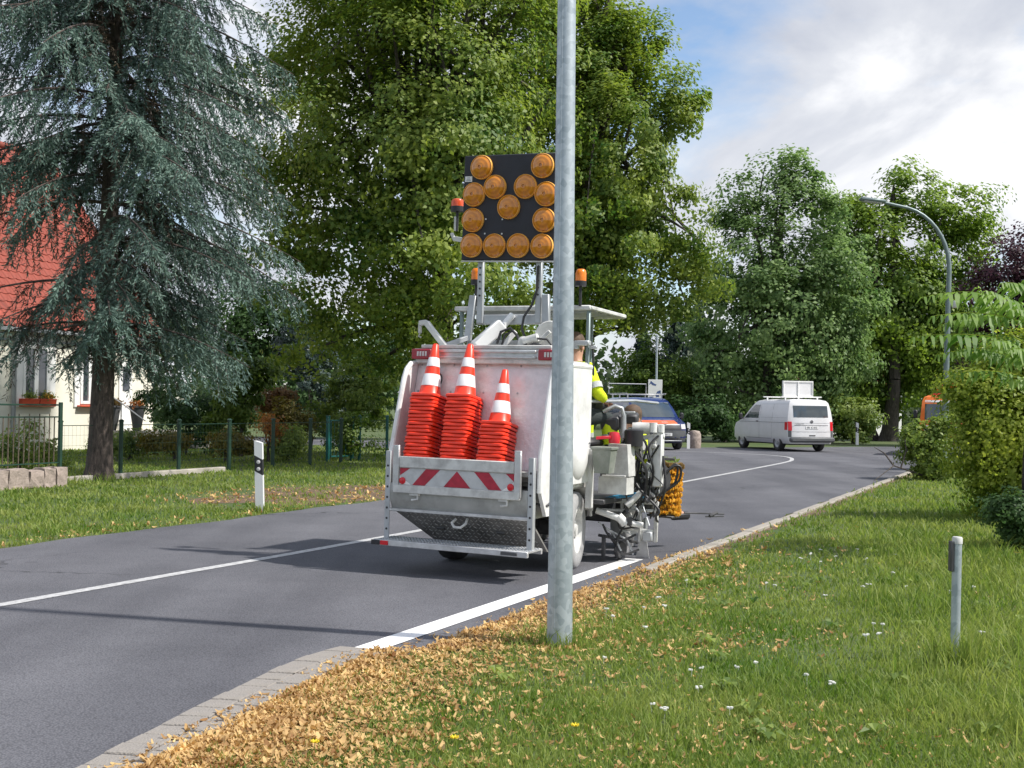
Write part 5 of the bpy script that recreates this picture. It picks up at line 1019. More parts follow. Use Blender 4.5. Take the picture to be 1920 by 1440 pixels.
for (zx, zy) in ((381, 155), (782, 158), (475, 283), (675, 285), (335, 328), (811, 335), (570, 412), (333, 492), (804, 498), (330, 655), (484, 657), (641, 657), (797, 660)):
    u = (zx-258)/636*BW - BW/2; v = (748-zy)/672*BH; R_ = 0.121
    lm = part('lamp', 'lensrim', lambda b: b.lathe([(R_, 0), (R_, 0.026), (R_*0.97, 0.034), (R_*0.93, 0.030)], M_axis((0, 0, 0), (0, -1, 0)), 36, True, False), bd); lm.location = (u, -0.025, v)
    k_ = MB(); k_.lathe([(R_*0.935, 0.028), (R_*0.8, 0.045), (R_*0.5, 0.062), (R_*0.20, 0.070)], M_axis((0, 0, 0), (0, -1, 0)), 36, True, False); k_.lathe([(R_*0.21, 0.068), (R_*0.20, 0.074), (R_*0.13, 0.074), (R_*0.10, 0.066), (0.001, 0.066)], M_axis((0, 0, 0), (0, -1, 0)), 18, False, False)
    k_.build('lens', MT['lens'], lm)
part('sticker', 'platewhite', lambda b: b.box((-0.475, -0.0265, 0.815), (0.08, 0.003, 0.055)), bd); part('sticker_print', 'ink', lambda b: [b.box((-0.475, -0.0285, 0.80+0.014*k), (0.055-0.012*k, 0.0015, 0.004)) for k in range(3)], bd)
part('board_bolts', 'alu', lambda b: [b.cyl((x, -0.03, z), (x, -0.025, z), 0.009, n=8) for x, z in ((-0.265, 0.41), (-0.08, 0.405), (-0.27, 0.265), (-0.08, 0.262))], bd)
def beacon(c, r, h, m, yaw=0):
    e = part('beacon', m, lambda b: b.lathe([(r, 0.03), (r, h*0.72), (r*0.86, h*0.92), (r*0.6, h)], Matrix.Translation(c), 18)); part('beacon_base', 'black', lambda b: (b.lathe([(r*1.05, -0.02), (r*1.05, 0.03), (r*0.9, 0.035)], Matrix.Translation(c), 18), b.cyl((c[0], c[1], c[2]-0.22), (c[0], c[1], c[2]-0.02), 0.016, n=8)), e); return e
beacon((-0.49, 0.10, 2.86), 0.055, 0.15, 'beacon'); beacon((0.66, 0.14, 2.83), 0.055, 0.15, 'beacon')
e = beacon((-0.64, -0.08, 3.60), 0.066, 0.11, 'beaconred'); part('beacon_arm', 'whited', lambda b: (b.bar((-0.655, -0.08, 3.38), (-0.655, -0.08, 3.53), 0.03, 0.03), b.bar((-0.66, -0.08, 3.30), (-0.50, -0.1, 3.27), 0.04, 0.05), b.bar((-0.70, -0.08, 3.36), (-0.66, -0.08, 3.28), 0.03, 0.03)))
# sun canopy over the operators
can = part('canopy', 'whited', lambda b: (b.box((0.0, 0.66, 2.60), (1.52, 1.02, 0.018), (rad(-1), 0, 0)), b.bar((-0.76, 0.16, 2.595), (0.77, 0.16, 2.595), 0.05, 0.05, 0.01), b.bar((-0.76, 1.16, 2.58), (0.77, 1.16, 2.58), 0.05, 0.05, 0.01), b.bar((0.77, 0.16, 2.595), (0.77, 1.17, 2.58), 0.03, 0.04, 0.008), b.bar((-0.76, 0.16, 2.595), (-0.76, 1.17, 2.58), 0.03, 0.04, 0.008)))
part('canopy_rib', 'steel', lambda b: [b.bar((-0.74, y, 2.575), (0.75, y, 2.575), 0.03, 0.03) for y in (0.4, 0.66, 0.92)], can)
for x, y in ((-0.70, 0.2), (0.735, 0.19), (0.40, 1.12), (-0.70, 1.12)): part('canopy_post', 'lampgreen', lambda b: b.bar((x, y, 0.95), (x, y, 2.58), 0.04, 0.04, 0.008))
part('post_clamp', 'steel', lambda b: (b.box((0.70, 0.13, 2.24), (0.16, 0.08, 0.05), bev=0.008), b.box((0.80, 0.17, 2.20), (0.08, 0.03, 0.03), bev=0.004), b.box((0.64, 0.12, 2.22), (0.05, 0.05, 0.08), bev=0.006)))
# right hand side: drum, fender, pump, paint carriage, brush
part('paint_drum', 'white', lambda b: b.lathe([(0.26, -0.4), (0.265, 0.0), (0.25, 0.05), (0.20, 0.10), (0.11, 0.135), (0.001, 0.145)], M_axis((0.72, -0.13, 1.12), (1, 0.08, 0)), 32))
part('drum_marking', 'seam', lambda b: (b.box((0.845, 0.02, 1.25), (0.01, 0.06, 0.02), (0, 0.5, 0.3)), b.box((0.855, 0.02, 1.21), (0.01, 0.05, 0.012), (0, 0.4, 0.3))))
part('fender', 'whited', lambda b: b.tube([(0.70, 0.02+0.47*math.cos(a), 0.40+0.47*math.sin(a)) for a in np.linspace(0.2, 2.6, 12)], 0.018, 6))
part('fender_plate', 'whited', lambda b: b.prism([(0.02+0.44*math.cos(a), 0.40+0.44*math.sin(a)) for a in np.linspace(0.35, 2.5, 12)] + [(-0.40, 0.88), (0.44, 0.88)], 0.60, 0.74, M_SIDE))
part('upright', 'white', lambda b: (b.bar((0.80, 0.16, 0.60), (0.80, 0.16, 1.20), 0.07, 0.06, 0.008), b.bar((0.70, 0.10, 1.36), (0.70, 0.10, 2.02), 0.11, 0.05, 0.01), b.box((0.72, 0.02, 0.96), (0.10, 0.20, 0.05), bev=0.01)))
part('platform', 'dark', lambda b: b.box((0.55, 0.75, 0.66), (0.75, 1.0, 0.05), bev=0.008)); part('seat', 'black', lambda b: (b.box((0.56, 0.42, 1.24), (0.44, 0.44, 0.10), bev=0.04), b.box((0.56, 0.20, 1.52), (0.42, 0.08, 0.50), bev=0.035), b.cyl((0.56, 0.42, 0.68), (0.56, 0.42, 1.2), 0.06)))
part('seat', 'black', lambda b: (b.box((0.64, 1.66, 0.63), (0.44, 0.44, 0.10), bev=0.04), b.box((0.64, 1.43, 0.86), (0.42, 0.08, 0.40), bev=0.035), b.cyl((0.62, 1.6, 0.45), (0.62, 1.6, 0.62), 0.06)))
part('control_console', 'dark', lambda b: (b.box((0.84, 0.66, 1.46), (0.20, 0.22, 0.14), (0.3, 0, 0), bev=0.02), b.bar((0.86, 0.62, 0.8), (0.86, 0.64, 1.45), 0.06, 0.06), b.box((0.72, 0.60, 1.62), (0.16, 0.14, 0.12), bev=0.02), b.box((1.0, 0.80, 1.50), (0.14, 0.16, 0.10), (0.2, 0, 0.2), bev=0.02)))
part('guard_rail', 'steel', lambda b: (b.tube([(0.80, 0.50, 1.56), (0.92, 0.52, 1.62), (0.98, 0.55, 1.60), (1.0, 0.56, 1.52), (1.0, 0.56, 1.30)], 0.022, 8), b.tube([(0.98, 0.62, 1.55), (0.98, 0.62, 1.05)], 0.028, 10), b.tube([(0.76, 0.2, 1.66), (1.0, 0.9, 1.68), (1.05, 1.5, 1.66)], 0.016, 7), b.cyl((0.98, 0.62, 1.30), (0.98, 0.62, 1.38), 0.042, n=12), b.cyl((0.98, 0.62, 1.08), (0.98, 0.62, 1.14), 0.048, n=12), b.bar((0.93, 0.62, 1.56), (1.10, 0.62, 1.56), 0.03, 0.02)))
def taper_box(b, c, s0, s1, h):
    V = [(c[0]+sx*s0[0]/2, c[1]+sy*s0[1]/2, c[2]) for sx, sy in ((-1, -1), (1, -1), (1, 1), (-1, 1))] + [(c[0]+sx*s1[0]/2, c[1]+sy*s1[1]/2, c[2]+h) for sx, sy in ((-1, -1), (1, -1), (1, 1), (-1, 1))]
    b.add(V, [(3, 2, 1, 0), (0, 1, 5, 4), (1, 2, 6, 5), (2, 3, 7, 6), (3, 0, 4, 7), (4, 5, 6, 7)])
part('grey_bin', 'greybox', lambda b: (taper_box(b, (0.975, 0.10, 0.96), (0.15, 0.15), (0.20, 0.18), 0.235), b.box((0.975, 0.10, 1.205), (0.225, 0.20, 0.03), bev=0.006)), smooth=20)
part('white_hopper', 'whited', lambda b: (taper_box(b, (1.02, 0.46, 0.92), (0.24, 0.20), (0.20, 0.22), 0.32), taper_box(b, (0.98, 0.44, 0.74), (0.30, 0.22), (0.30, 0.22), 0.17), b.bar((0.88, 0.30, 0.92), (1.12, 0.32, 0.925), 0.03, 0.02)), smooth=20)
part('red_pump_cap', 'redcap', lambda b: (b.lathe([(0.055, 0), (0.06, 0.06), (0.045, 0.11), (0.001, 0.115)], Matrix.Translation((1.0, 0.30, 1.25)), 14), b.bar((0.86, 0.16, 1.30), (0.98, 0.24, 1.31), 0.03, 0.03)))
part('motor', 'whited', lambda b: (b.cyl((1.03, 0.75, 1.40), (1.20, 0.80, 1.40), 0.06, n=16), b.cyl((1.02, 0.75, 1.40), (1.02, 0.78, 1.25), 0.04, n=12), b.box((1.08, 0.72, 1.22), (0.20, 0.16, 0.12), bev=0.02)))
part('paint_pot', 'black', lambda b: b.lathe([(0.09, 0), (0.095, 0.16), (0.08, 0.17)], Matrix.Translation((1.12, 0.55, 1.22)), 16))
part('lift_post', 'white', lambda b: (b.bar((1.28, 0.86, 0.80), (1.28, 0.86, 1.36), 0.10, 0.09, 0.012), b.bar((1.20, 0.84, 0.9), (1.20, 0.84, 1.30), 0.05, 0.05, 0.008), b.cyl((1.24, 0.80, 1.36), (1.24, 0.80, 1.46), 0.04, n=12), b.cyl((1.31, 0.84, 1.36), (1.31, 0.84, 1.44), 0.035, n=12), b.bar((1.12, 0.85, 1.30), (1.34, 0.86, 1.33), 0.04, 0.05, 0.006)))
car = part('paint_carriage', 'whited', lambda b: (b.bar((0.72, 0.72, 0.64), (1.27, 0.92, 0.63), 0.035, 0.045, 0.006), b.bar((1.26, 0.92, 0.64), (1.25, 0.92, 0.22), 0.04, 0.035, 0.006), b.bar((0.72, 0.72, 0.54), (1.27, 0.93, 0.545), 0.03, 0.03, 0.006), b.bar((0.90, 0.80, 0.34), (1.26, 0.93, 0.34), 0.03, 0.03, 0.006), b.bar((0.92, 0.80, 0.62), (0.92, 0.80, 0.30), 0.03, 0.03, 0.005), b.bar((1.10, 0.86, 0.62), (1.10, 0.86, 0.22), 0.025, 0.025, 0.005)))
part('cylinder_arm', 'white', lambda b: (b.cyl((0.74, 0.52, 0.55), (0.95, 0.60, 0.48), 0.034, n=14), b.cyl((0.95, 0.60, 0.50), (1.02, 0.64, 0.42), 0.046, n=14), b.cyl((1.02, 0.64, 0.43), (1.18, 0.72, 0.41), 0.030, n=12), b.cyl((1.02, 0.66, 0.60), (1.14, 0.74, 0.74), 0.034, n=12)), car)
part('spray_gun', 'steel', lambda b: (b.cyl((1.02, 1.10, 0.34), (1.02, 1.14, 0.14), 0.03, 0.018, n=12), b.box((1.02, 1.04, 0.38), (0.10, 0.10, 0.12), bev=0.012), b.cyl((1.12, 0.98, 0.46), (1.12, 0.98, 0.30), 0.022, n=10), b.box((1.18, 0.90, 0.28), (0.10, 0.10, 0.10), bev=0.01), b.cyl((0.85, 0.92, 0.42), (1.1, 1.0, 0.40), 0.018, n=10)), car)
part('spray_shield', 'alu', lambda b: (taper_box(b, (1.05, 1.12, 0.02), (0.15, 0.012), (0.06, 0.012), 0.25), b.box((0.92, 1.06, 0.15), (0.012, 0.16, 0.20), (0, 0.2, 0))), car, 20)
part('guide_wheel', 'dark', lambda b: (b.lathe([(0.03, -0.02), (0.085, -0.022), (0.095, 0), (0.085, 0.022), (0.03, 0.02)], M_axis((0.90, 0.84, 0.12), (1, -0.3, 0)), 20), b.bar((0.80, 0.72, 0.30), (0.90, 0.84, 0.12), 0.03, 0.025), b.bar((0.72, 0.66, 0.28), (1.05, 0.95, 0.20), 0.025, 0.03), b.box((0.78, 0.66, 0.16), (0.04, 0.03, 0.26), bev=0.005)), car)
part('bead_pipes', 'steel', lambda b: [b.tube(q, 0.010, 6) for q in (((0.74, 0.6, 0.42), (0.86, 0.72, 0.30), (0.92, 0.80, 0.12)), ((0.80, 0.66, 0.36), (0.98, 0.8, 0.24), (1.02, 0.9, 0.08)), ((0.95, 0.74, 0.50), (0.93, 0.76, 0.34), (1.04, 0.86, 0.28)))], car)
hs = [((1.12, 0.6, 1.36), (1.22, 0.66, 1.22), (1.14, 0.74, 0.98), (1.20, 0.80, 0.72), (1.06, 0.84, 0.58)), ((1.10, 0.72, 1.30), (1.18, 0.62, 1.10), (1.22, 0.70, 0.86), (1.12, 0.78, 0.66)), ((1.30, 0.84, 1.34), (1.22, 0.72, 1.20), (1.26, 0.78, 0.96), (1.18, 0.84, 0.70)),
      ((1.26, 0.9, 0.80), (1.40, 0.95, 1.00), (1.48, 1.0, 1.0), (1.46, 1.0, 0.86), (1.32, 0.95, 0.74)), ((1.24, 0.9, 0.76), (1.36, 0.95, 0.97), (1.44, 1.0, 1.03), (1.42, 1.0, 0.84), (1.26, 0.95, 0.70)), ((0.86, 0.5, 1.35), (0.95, 0.55, 1.22), (1.04, 0.62, 1.30), (1.10, 0.66, 1.16)),
      ((0.78, 0.25, 1.9), (0.77, 0.23, 2.2), (0.74, 0.2, 2.24)), ((1.05, 0.8, 0.62), (1.14, 0.84, 0.70), (1.22, 0.9, 0.66), (1.25, 0.92, 0.56)), ((0.78, 0.62, 0.40), (0.84, 0.66, 0.28), (0.96, 0.72, 0.24), (1.08, 0.8, 0.30)), ((0.98, 0.72, 0.40), (0.92, 0.66, 0.22), (0.98, 0.7, 0.10), (1.10, 0.84, 0.14)), ((1.00, 0.7, 0.56), (0.94, 0.66, 0.46), (0.96, 0.7, 0.36), (1.12, 0.80, 0.40)), ((0.72, -0.98, 0.72), (0.80, -0.9, 0.70), (0.81, -0.75, 0.76), (0.81, -0.6, 0.86))]
def spline(P, k=5):
    Q = []
    for i in range(len(P)-1):
        p0, p1, p2, p3 = [Vector(P[min(max(i+j, 0), len(P)-1)]) for j in (-1, 0, 1, 2)]
        for s in range(k): t = s/k; Q.append(0.5*((2*p1) + (p2-p0)*t + (2*p0-5*p1+4*p2-p3)*t*t + (3*p1-p0-3*p2+p3)*t**3))
    return Q + [Vector(P[-1])]
for q in hs: part('hose', 'hose', lambda b: b.tube(spline(q), 0.012, 6))
for q in range(16):
    p0 = Vector((random.uniform(1.0, 1.34), random.uniform(0.6, 0.95), random.uniform(0.95, 1.42))); p1 = Vector((random.uniform(0.95, 1.30), random.uniform(0.65, 1.0), random.uniform(0.35, 0.75)))
    m1 = p0.lerp(p1, 0.33) + Vector((random.uniform(-.12, .14), random.uniform(-.10, .06), random.uniform(-.1, .08))); m2 = p0.lerp(p1, 0.68) + Vector((random.uniform(-.12, .14), random.uniform(-.10, .06), random.uniform(-.14, .05)))
    part('hose', 'hose' if q % 4 else 'steel', lambda b: b.tube(spline([p0, m1, m2, p1]), random.choice((0.007, 0.010, 0.013)), 6))
for q in range(14):
    c_ = (random.uniform(0.98, 1.30), random.uniform(0.6, 1.0), random.uniform(0.35, 1.40)); part('valve', random.choice(('dark', 'steel', 'whited')), lambda b: (b.cyl(c_, (c_[0]+random.uniform(-.06, .06), c_[1], c_[2]+random.uniform(0.03, 0.09)), random.uniform(0.014, 0.03), n=10), b.box(c_, (0.05, 0.04, 0.04), (random.random(), random.random(), 0), bev=0.006)))
part('blue_hose', 'bluehose', lambda b: (b.tube(spline([(0.76, 0.5, 0.66), (0.92, 0.6, 0.70), (1.06, 0.68, 0.73), (1.16, 0.76, 0.72)]), 0.010, 6), b.tube(spline([(0.76, 0.52, 0.64), (0.92, 0.62, 0.68), (1.06, 0.70, 0.70), (1.16, 0.78, 0.69)]), 0.010, 6)))
part('pale_hose', 'whited', lambda b: (b.tube(spline([(1.10, 0.78, 0.70), (1.16, 0.82, 0.74), (1.23, 0.88, 0.71), (1.25, 0.9, 0.62)]), 0.013, 6), b.tube(spline([(1.05, 0.58, 1.28), (1.12, 0.56, 1.33), (1.18, 0.60, 1.26), (1.16, 0.66, 1.16)]), 0.009, 6)))
part('drive_disc', 'dark', lambda b: (b.lathe([(0.03, -0.03), (0.17, -0.03), (0.18, 0), (0.17, 0.03), (0.03, 0.03)], M_axis((1.22, 1.05, 0.86), (0.9, -0.4, 0)), 24), b.bar((1.05, 1.0, 0.60), (1.22, 1.05, 0.95), 0.08, 0.06), b.box((1.12, 1.0, 0.70), (0.16, 0.2, 0.36), bev=0.02)))
br_ = bpy.data.objects.new('brush', None); COL.objects.link(br_); br_.parent = mach; br_.location = (1.16, 1.50, 0.46); br_.rotation_euler = (rad(-3), rad(2), 0)
part('brush_core', 'brushdark', lambda b: b.cyl((0, 0, 0), (0, 0, 0.56), 0.13, n=20), br_)
for k in range(9):
    def ring(b):
        n = 84
        for i in range(n):
            a = 2*PI*(i+0.5*(k % 2))/n; w = 0.011*math.sin(5*a+k*1.3) + 0.006*math.sin(11*a+2*k); r1 = 0.168+random.uniform(-0.018, 0.012); z = 0.03+0.062*k+w
            b.bar((0.10*math.cos(a), 0.10*math.sin(a), z), (r1*math.cos(a+0.05), r1*math.sin(a+0.05), z+random.uniform(-0.022, 0.022)), 0.009, random.uniform(0.02, 0.045), 0.002)
    part('bristle_ring', 'brushdark' if k == 8 else 'brush', ring, br_, 0)
part('brush_plate', 'dark', lambda b: b.box((-0.02, 0, -0.02), (0.30, 0.28, 0.025), bev=0.006), br_); part('brush_arm', 'dark', lambda b: b.bar((-0.2, -0.1, 0.59), (0.06, 0.02, 0.60), 0.05, 0.03), br_)
part('pointer_rod', 'dark', lambda b: (b.cyl((1.32, 1.7, 0.47), (1.66, 2.08, 0.45), 0.009, n=8), b.cyl((1.54, 1.93, 0.43), (1.60, 2.02, 0.47), 0.018, n=8), b.bar((1.50, 1.90, 0.425), (1.66, 2.08, 0.425), 0.014, 0.014)))

# ------------------------------------------------------------------ traffic cones: three leaning stacks in the load bay
def cone_meshes():
    n = 32
    def rsq(h, r, z):
        P = []
        for k in range(n):
            a = 2*PI*(k+0.5)/n; c, s = math.cos(a), math.sin(a); e = 0.28
            P.append((h*math.copysign(abs(c)**e, c), h*math.copysign(abs(s)**e, s), z))
        return P
    def circ(r, z): return [(r*math.cos(2*PI*(k+0.5)/n), r*math.sin(2*PI*(k+0.5)/n), z) for k in range(n)]
    H = 0.50; rr = lambda z: 0.098 - (0.098-0.026)*(z-0.03)/(H-0.03)
    b = MB(); loops = [rsq(0.129, 0, 0.0), rsq(0.134, 0, 0.005), rsq(0.134, 0, 0.020), rsq(0.127, 0, 0.0275), circ(0.106, 0.029), circ(rr(0.045), 0.045), circ(rr(0.2), 0.2), circ(rr(0.35), 0.35), circ(rr(0.49), 0.49), circ(0.019, 0.50), circ(0.018, 0.47)]
    for l in loops: b.v += l
    b.f = [(i*n+k, i*n+(k+1) % n, (i+1)*n+(k+1) % n, (i+1)*n+k) for i in range(len(loops)-1) for k in range(n)]
    bands = []
    for z0, z1 in ((0.105, 0.215), (0.285, 0.37)):
        q = MB(); q.v = circ(rr(z0)+0.0012, z0) + circ(rr(z0)+0.003, z0+0.002) + circ(rr(z1)+0.003, z1-0.002) + circ(rr(z1)+0.0012, z1)
        q.f = [(i*n+k, i*n+(k+1) % n, (i+1)*n+(k+1) % n, (i+1)*n+k) for i in range(3) for k in range(n)]; bands.append(q)
    return b, bands
cb, bands = cone_meshes(); cone_me = None; band_me = [None, None]
ORD = ['', 'second', 'third', 'fourth', 'fifth', 'sixth', 'seventh', 'eighth', 'ninth', 'tenth', 'eleventh', 'twelfth', 'thirteenth', 'fourteenth', 'fifteenth', 'sixteenth', 'seventeenth', 'eighteenth', 'nineteenth', 'twentieth', 'twenty-first', 'twenty-second']
lean = rad(-10.5)
for sx, nst, nm in ((-0.505, 19, 'left'), (-0.115, 19, 'middle'), (0.275, 12, 'right')):
    for k in range(nst):
        wob = 0.006*math.sin(k*1.7+sx*9); M = TM @ Matrix.Translation((sx+wob, -0.925, 1.03)) @ Matrix.Rotation(lean, 4, 'X') @ Matrix.Translation((0, 0.0, 0.035*k)) @ Matrix.Rotation(rad(4*math.sin(k*2.1+sx)), 4, 'Z') @ Matrix.Scale(1.08, 4)
        j = nst-1-k
        lab = ('topmost red cone with white bands on the %s stack' % nm) if j == 0 else ('red cone %s from the top of the %s stack, only its rim showing' % (ORD[j], nm))
        if cone_me is None:
            o = cb.build('traffic_cone', MT['cone'], None, 35); cone_me = o.data
        else: o = link('traffic_cone', cone_me)
        o.matrix_world = M; tag(o, lab, 'traffic cone', 'traffic cones stacked in the load bay')
        if j == 0:
            for i in (0, 1):
                if band_me[i] is None:
                    q = bands[i].build('white_band', MT['band'], o, 40); band_me[i] = q.data
                else: q = link('white_band', band_me[i], o)

# ------------------------------------------------------------------ people
def skinned(name, verts, edges, radii, m, parent, sub=2, root=0):
    me = bpy.data.meshes.new(name); me.from_pydata(verts, edges, []); me.materials.append(m); o = link(name, me, parent)
    md = o.modifiers.new('skin', 'SKIN'); md.use_smooth_shade = True
    for i, v in enumerate(me.skin_vertices[0].data):
        r = radii[i]; v.radius = r if isinstance(r, tuple) else (r, r); v.use_root = (i == root)
    s_ = o.modifiers.new('sub', 'SUBSURF'); s_.levels = sub; s_.render_levels = sub; return o
def person(label, M, elbow_r, hand_r, elbow_l, hand_l, knees, feet, cap=None, vest_long=True):
    """seated figure, local origin at pelvis, facing +y"""
    t = thing('person', label, 'person'); t.matrix_world = M
    B = [(0, 0, 0), (0, 0.0, 0.22), (0, 0.01, 0.42), (0, 0.02, 0.53), (0, 0.04, 0.62), (0, 0.05, 0.74),
         (0.18, 0.01, 0.46), elbow_r, hand_r, (-0.18, 0.01, 0.46), elbow_l, hand_l, (0.10, 0.02, -0.02), knees[0], feet[0], (-0.10, 0.02, -0.02), knees[1], feet[1], (feet[0][0], feet[0][1]+0.16, feet[0][2]-0.04), (feet[1][0], feet[1][1]+0.16, feet[1][2]-0.04)]
    E_ = [(0, 1), (1, 2), (2, 3), (3, 4), (4, 5), (2, 6), (6, 7), (7, 8), (2, 9), (9, 10), (10, 11), (0, 12), (12, 13), (13, 14), (0, 15), (15, 16), (16, 17), (14, 18), (17, 19)]
    skinned('body', B, E_, [0.13, 0.12, 0.12, 0.055, 0.085, 0.085, 0.06, 0.045, 0.03, 0.06, 0.045, 0.03, 0.085, 0.06, 0.045, 0.085, 0.06, 0.045, 0.035, 0.035], MT['skin'], t)
    f = MB(); f.lathe([(0.001, -0.02), (0.012, -0.015), (0.006, 0.02)], M_axis((0, 0.145, 0.66), (0, 1, -0.3)), 8); f.build('nose', MT['skin'], t)
    for sx in (-1, 1):
        f = MB(); f.lathe([(0.001, -0.01), (0.02, 0), (0.016, 0.012), (0.001, 0.014)], M_axis((0.083*sx, 0.04, 0.67), (sx, 0, 0)), 10); f.build('ear', MT['skin'], t)
        f = MB(); f.lathe([(0.009, 0), (0.006, 0.006), (0.001, 0.007)], M_axis((0.03*sx, 0.122, 0.69), (0, 1, 0)), 8); f.build('eye', MT['ink'], t)
    J = [(0, 0, -0.02), (0, 0.0, 0.2), (0, 0.01, 0.42), (0, 0.02, 0.50), (0.18, 0.01, 0.46), elbow_r, tuple(Vector(elbow_r).lerp(Vector(hand_r), 0.7)), (-0.18, 0.01, 0.46), elbow_l, tuple(Vector(elbow_l).lerp(Vector(hand_l), 0.7))]
    skinned('jacket', J, [(0, 1), (1, 2), (2, 3), (2, 4), (4, 5), (5, 6), (2, 7), (7, 8), (8, 9)], [0.165, 0.16, 0.15, 0.075, 0.085, 0.068, 0.055, 0.085, 0.068, 0.055], MT['hivis'], t)
    for er, sh in ((elbow_r, (0.18, 0.01, 0.46)), (elbow_l, (-0.18, 0.01, 0.46))):
        a, c = Vector(sh).lerp(Vector(er), 0.66), Vector(sh).lerp(Vector(er), 0.88); f = MB(); f.tube([a, c], [0.082, 0.078], 14, caps=False); f.build('reflective_tape', MT['reflect'], t)
    f = MB(); f.lathe([(0.170, 0.13), (0.170, 0.18)], Matrix.Diagonal((1.0, 0.97, 1, 1)), 24, False, False); f.build('reflective_tape', MT['reflect'], t)
    Tv = [(0, 0, 0.0), (0.10, 0.02, -0.03), knees[0], tuple(Vector(knees[0]).lerp(Vector(feet[0]), 0.9)), (-0.10, 0.02, -0.03), knees[1], tuple(Vector(knees[1]).lerp(Vector(feet[1]), 0.9))]
    skinned('trousers', Tv, [(0, 1), (1, 2), (2, 3), (0, 4), (4, 5), (5, 6)], [0.16, 0.105, 0.082, 0.07, 0.105, 0.082, 0.07], MT['workdark'], t)
    for k in (0, 1):
        a, c = Vector(knees[k]).lerp(Vector(feet[k]), 0.12), Vector(knees[k]).lerp(Vector(feet[k]), 0.62); f = MB(); f.tube([a, a.lerp(c, 0.5), c], [0.094, 0.088, 0.084], 14, caps=False); f.build('hi_vis_leg_panel', MT['hivis'], t)
        f = MB(); q = a.lerp(c, 0.55); q2 = a.lerp(c, 0.75); f.tube([q, q2], [0.091, 0.089], 14, caps=False); f.build('reflective_tape', MT['reflect'], t)
        f = MB(); F0 = Vector(feet[k]); f.box(F0+Vector((0, 0.07, -0.04)), (0.10, 0.28, 0.09), bev=0.03); f.build('boot', MT['black'], t)
    f = MB(); f.lathe([(0.098, -0.05), (0.104, 0.0), (0.10, 0.05), (0.075, 0.095), (0.03, 0.118), (0.001, 0.12)], Matrix.Translation((0, 0.025, 0.72)) @ Matrix.Diagonal((0.92, 1.08, 1, 1)), 20, False, False); f.build('hair' if cap is None else 'cap', MT['hair'], t)
    for hx, hy, hz in (hand_r, hand_l):      # fingers round the wheel or lever
        f = MB()
        for q in range(4): f.tube([(hx-0.03+0.02*q, hy, hz), (hx-0.03+0.02*q, hy+0.05-0.004*abs(q-1), hz-0.01), (hx-0.03+0.02*q, hy+0.065, hz-0.045)], [0.010, 0.0095, 0.008], 6)
        f.tube([(hx-0.04, hy-0.01, hz), (hx-0.055, hy+0.03, hz-0.02), (hx-0.045, hy+0.05, hz-0.04)], [0.011, 0.010, 0.008], 6); f.build('fingers', MT['skin'], t)
    return t
person('seated operator in a yellow hi-vis jacket behind the canopy post', TM @ Matrix.Translation((0.52, 0.34, 1.53)) @ Matrix.Rotation(rad(-12), 4, 'Z'), (0.31, -0.02, 0.22), (0.26, 0.26, 0.12), (-0.30, 0.0, 0.22), (-0.2, 0.28, 0.14), ((0.22, 0.36, -0.02), (-0.12, 0.42, 0.0)), ((0.27, 0.36, -0.48), (-0.12, 0.46, -0.50)))
person('worker with brown hair and yellow vest at the front of the machine', TM @ Matrix.Translation((0.66, 1.75, 0.80)) @ Matrix.Rotation(rad(-30), 4, 'Z'), (0.28, 0.02, 0.20), (0.24, 0.28, 0.10), (-0.28, 0.02, 0.20), (-0.2, 0.28, 0.10), ((0.14, 0.42, 0.02), (-0.14, 0.42, 0.02)), ((0.14, 0.58, -0.38), (-0.14, 0.58, -0.38)))

# ------------------------------------------------------------------ vehicles
class Shell:
    """vehicle body as a stack of rounded outlines; x = forward, y = left"""
    def __init__(s, levels): s.L = levels        # (z, xr, xf, halfwidth, bulge_r, bulge_f)
    def at(s, z):
        L = s.L
        for a, b in zip(L, L[1:]):
            if a[0] <= z <= b[0]:
                t = (z-a[0])/(b[0]-a[0]+1e-9); return [a[i]+(b[i]-a[i])*t for i in range(6)]
        return L[-1] if z > L[-1][0] else L[0]
    def front(s, y, z, off=0.0):
        _, xr, xf, w, br, bf = s.at(z); return (xf - bf*(min(1, abs(y)/w))**3.2 + off, y, z)
    def rear(s, y, z, off=0.0):
        _, xr, xf, w, br, bf = s.at(z); return (xr + br*(min(1, abs(y)/w))**4 - off, y, z)
    def side(s, x, z, sg, off=0.0): return (x, sg*(s.at(z)[3]+off), z)
    def loop(s, z):
        _, xr, xf, w, br, bf = s.at(z); P = []
        ys = [-1, -0.985, -0.94, -0.85, -0.7, -0.45, -0.15, 0.15, 0.45, 0.7, 0.85, 0.94, 0.985, 1]
        P += [s.front(w*u, z) for u in ys]; k = 10
        P += [(xf-bf + (xr+br-xf+bf)*i/k, w, z) for i in range(1, k)]
        P += [s.rear(-w*u, z) for u in ys]
        P += [(xr+br + (xf-bf-xr-br)*i/k, -w, z) for i in range(1, k)]
        return P
    def build(s, m, parent, zs):
        b = MB(); loops = [s.loop(z) for z in zs]; n = len(loops[0])
        for l in loops: b.v += l
        b.f = [(i*n+k, i*n+(k+1) % n, (i+1)*n+(k+1) % n, (i+1)*n+k) for i in range(len(loops)-1) for k in range(n)] + [tuple(range(n))[::-1], tuple((len(loops)-1)*n+k for k in range(n))]
        return b.build('body', m, parent, 32)
